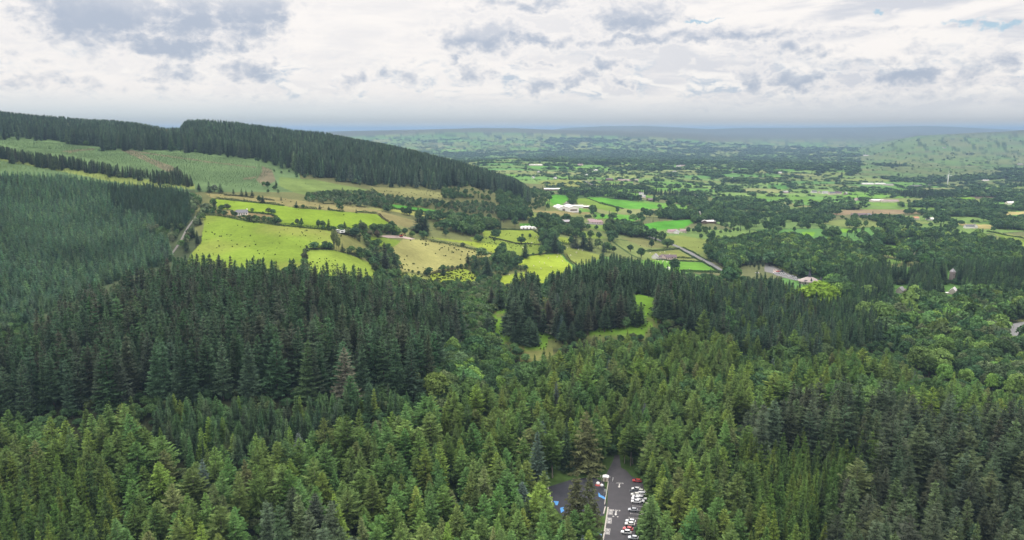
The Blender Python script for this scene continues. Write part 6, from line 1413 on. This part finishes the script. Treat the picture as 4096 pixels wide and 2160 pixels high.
    c = mix(nt, mth(nt, 'MULTIPLY', hm, .8), c, L(168,203,224))
    # pale band of distant air above the horizon
    hz = ss(eld, 3.0, .5)
    hc = mix(nt, ss(azd, -30.0, 30.0), L(222,232,236), L(230,233,236))
    c = mix(nt, mth(nt, 'MULTIPLY', hz, .95), c, hc)
    c = mix(nt, ss(eld, .7, .1), c, L(240,246,248))
    # overcast dome overhead: brighter towards the zenith
    up = mth(nt, 'MULTIPLY_ADD', ss(eld, 12.0, 65.0), ZEN, 1.04)
    c = mix(nt, 1.0, c, nd(nt, 'ShaderNodeCombineColor', {0: up, 1: up, 2: up}).outputs[0], 'MULTIPLY')
    c = mix(nt, .97, sky.outputs[0], c)
    below = ss(eld, -3.0, -.2)
    c = mix(nt, below, L(120,135,140), c)
    bg = nd(nt, 'ShaderNodeBackground', {0: c, 1: k})
    nd(nt, 'ShaderNodeOutputWorld', {0: bg.outputs[0]})
    w.cycles.sampling_method = 'MANUAL'; w.cycles.sample_map_resolution = 512
ZEN = 3.0
build_world()
# unseen cloud sheet added to shade the land; its gaps sun chosen patches
CLZ = 1300.0
def build_shade_clouds():
    xs = np.linspace(-3600, 3600, 91); ys = np.linspace(-1200, 5600, 86)
    XX, YY = np.meshgrid(xs, ys); n1 = fbm(XX/420, YY/420, 201, 4)
    ed = np.minimum(np.minimum(XX+3600, 3600-XX), np.minimum(YY+1200, 5600-YY)); e = np.clip(ed/500, 0, 1)
    top = CLZ+60+260*n1*e; bot = CLZ-60*e*fbm(XX/300, YY/300, 205, 3)
    nx, ny = len(xs), len(ys); V = np.concatenate([np.stack([XX, YY, bot], -1).reshape(-1, 3), np.stack([XX, YY, top], -1).reshape(-1, 3)])
    j, i = np.meshgrid(np.arange(ny-1), np.arange(nx-1), indexing='ij'); a = (j*nx+i).ravel(); N = nx*ny
    Q = [np.stack([a, a+nx, a+nx+1, a+1], 1), np.stack([a, a+1, a+nx+1, a+nx], 1)+N]
    for seq in ([(0, k) for k in range(nx)], [(ny-1, k) for k in range(nx)], [(k, 0) for k in range(ny)], [(k, nx-1) for k in range(ny)]):
        ix = np.array([p*nx+q for p, q in seq]); Q.append(np.stack([ix[:-1], ix[1:], ix[1:]+N, ix[:-1]+N], 1))
    m, nt = newmat('cloud')
    tc = nd(nt, 'ShaderNodeTexCoord')
    nz = nd(nt, 'ShaderNodeTexNoise', {'Vector': tc.outputs['Object'], 'Scale': .0032, 'Detail': 4.0, 'Roughness': .55})
    nz2 = nd(nt, 'ShaderNodeTexNoise', {'Vector': tc.outputs['Object'], 'Scale': .0011, 'Detail': 2.0})
    hol = None
    off = lambda gx_, gy_, gz_: (gx_+SUND.x/SUND.z*(CLZ-gz_), gy_+SUND.y/SUND.z*(CLZ-gz_))
    ws = nd(nt, 'ShaderNodeVectorMath', {0: nd(nt, 'ShaderNodeVectorMath', {0: nz.outputs['Color'], 1: (.5,.5,.5)}, operation='SUBTRACT').outputs[0], 1: (260,260,0)}, operation='MULTIPLY')
    wp = nd(nt, 'ShaderNodeVectorMath', {0: tc.outputs['Object'], 1: ws.outputs[0]}, operation='ADD').outputs[0]
    for gx_, gy_, gz_, rx, ry, st in GAPS:
        cx, cy = off(gx_, gy_, gz_)
        q = nd(nt, 'ShaderNodeVectorMath', {0: wp, 1: (cx, cy, 0)}, operation='SUBTRACT').outputs[0]
        q = nd(nt, 'ShaderNodeVectorMath', {0: q, 1: (1/rx, 1/ry, 0)}, operation='MULTIPLY').outputs[0]
        l2 = nd(nt, 'ShaderNodeVectorMath', {0: q, 1: q}, operation='DOT_PRODUCT').outputs['Value']
        g = mth(nt, 'MULTIPLY', mth(nt, 'EXPONENT', mth(nt, 'MULTIPLY', mth(nt, 'MULTIPLY', l2, l2), -1.0)), st)
        hol = g if hol is None else mth(nt, 'MAXIMUM', hol, g)
    base = mth(nt, 'MULTIPLY_ADD', mth(nt, 'SUBTRACT', nz.outputs[0], .5), .35, mth(nt, 'MULTIPLY_ADD', mth(nt, 'SUBTRACT', nz2.outputs[0], .5), .5, COVER))
    al = mth(nt, 'MULTIPLY', base, mth(nt, 'SUBTRACT', 1.0, hol), clamp=True)
    tr = nd(nt, 'ShaderNodeBsdfTransparent')
    tl = nd(nt, 'ShaderNodeBsdfTranslucent', {'Color': (.92,.93,.95,1)})
    s = nd(nt, 'ShaderNodeMixShader', {0: al, 1: tr.outputs[0], 2: tl.outputs[0]})
    nd(nt, 'ShaderNodeOutputMaterial', {0: s.outputs[0]})
    me = mesh_arrays('clouds', V, np.concatenate(Q), [m], smooth=True)
    tag(link('clouds', me), 'unseen cloud bank overhead, added to shade the land, with gaps for sunlit fields', 'clouds', None, 'stuff')
COVER = .46
GAPS = [(-130,700,62,260,150,1.0),(60,760,25,190,130,1.0),(20,560,15,150,45,.45),(-60,250,20,300,80,.45),(300,1700,0,420,260,.35)]  # gaps placed along the sun's path to the patches meant to be lit
build_shade_clouds()
# the air between here and the hills
def build_haze():
    zt = float(max(GZ.max()+3, (Z_[:len(H_)]+H_)[keep].max()+2, CAMZ+20)); print('haze', zt); zb = float(GZ.min()-1.0)
    b = MB().box(-41000, 41000, -600, 47000, zb, zt)
    m, nt = newmat('haze')
    v = nd(nt, 'ShaderNodeVolumePrincipled', {'Color': (.385,.565,.79,1), 'Density': HAZE, 'Anisotropy': .1})
    nd(nt, 'ShaderNodeOutputMaterial', {1: v.outputs[0]})
    o = b.build('haze', m); tag(o, 'pale blue haze lying over the valley and far hills', 'haze', None, 'stuff')
HAZE = 1.4e-4
build_haze()
cam = bpy.data.cameras.new('camera'); cam.sensor_width = 36; cam.lens = 36*FPX/1024; cam.clip_start = 1; cam.clip_end = 120000
co = link('camera', cam, None, (0, 0, CAMZ)); co.rotation_euler = (math.pi/2-PITCH, 0, 0)
S.camera = co
vs = S.view_settings; vs.view_transform = 'Standard'; vs.look = 'None'; vs.exposure = 0.0; vs.gamma = 1; vs.use_curve_mapping = False
cy = S.cycles; cy.max_bounces = 6; cy.diffuse_bounces = 3; cy.transmission_bounces = 4; cy.transparent_max_bounces = 12; cy.volume_bounces = 0
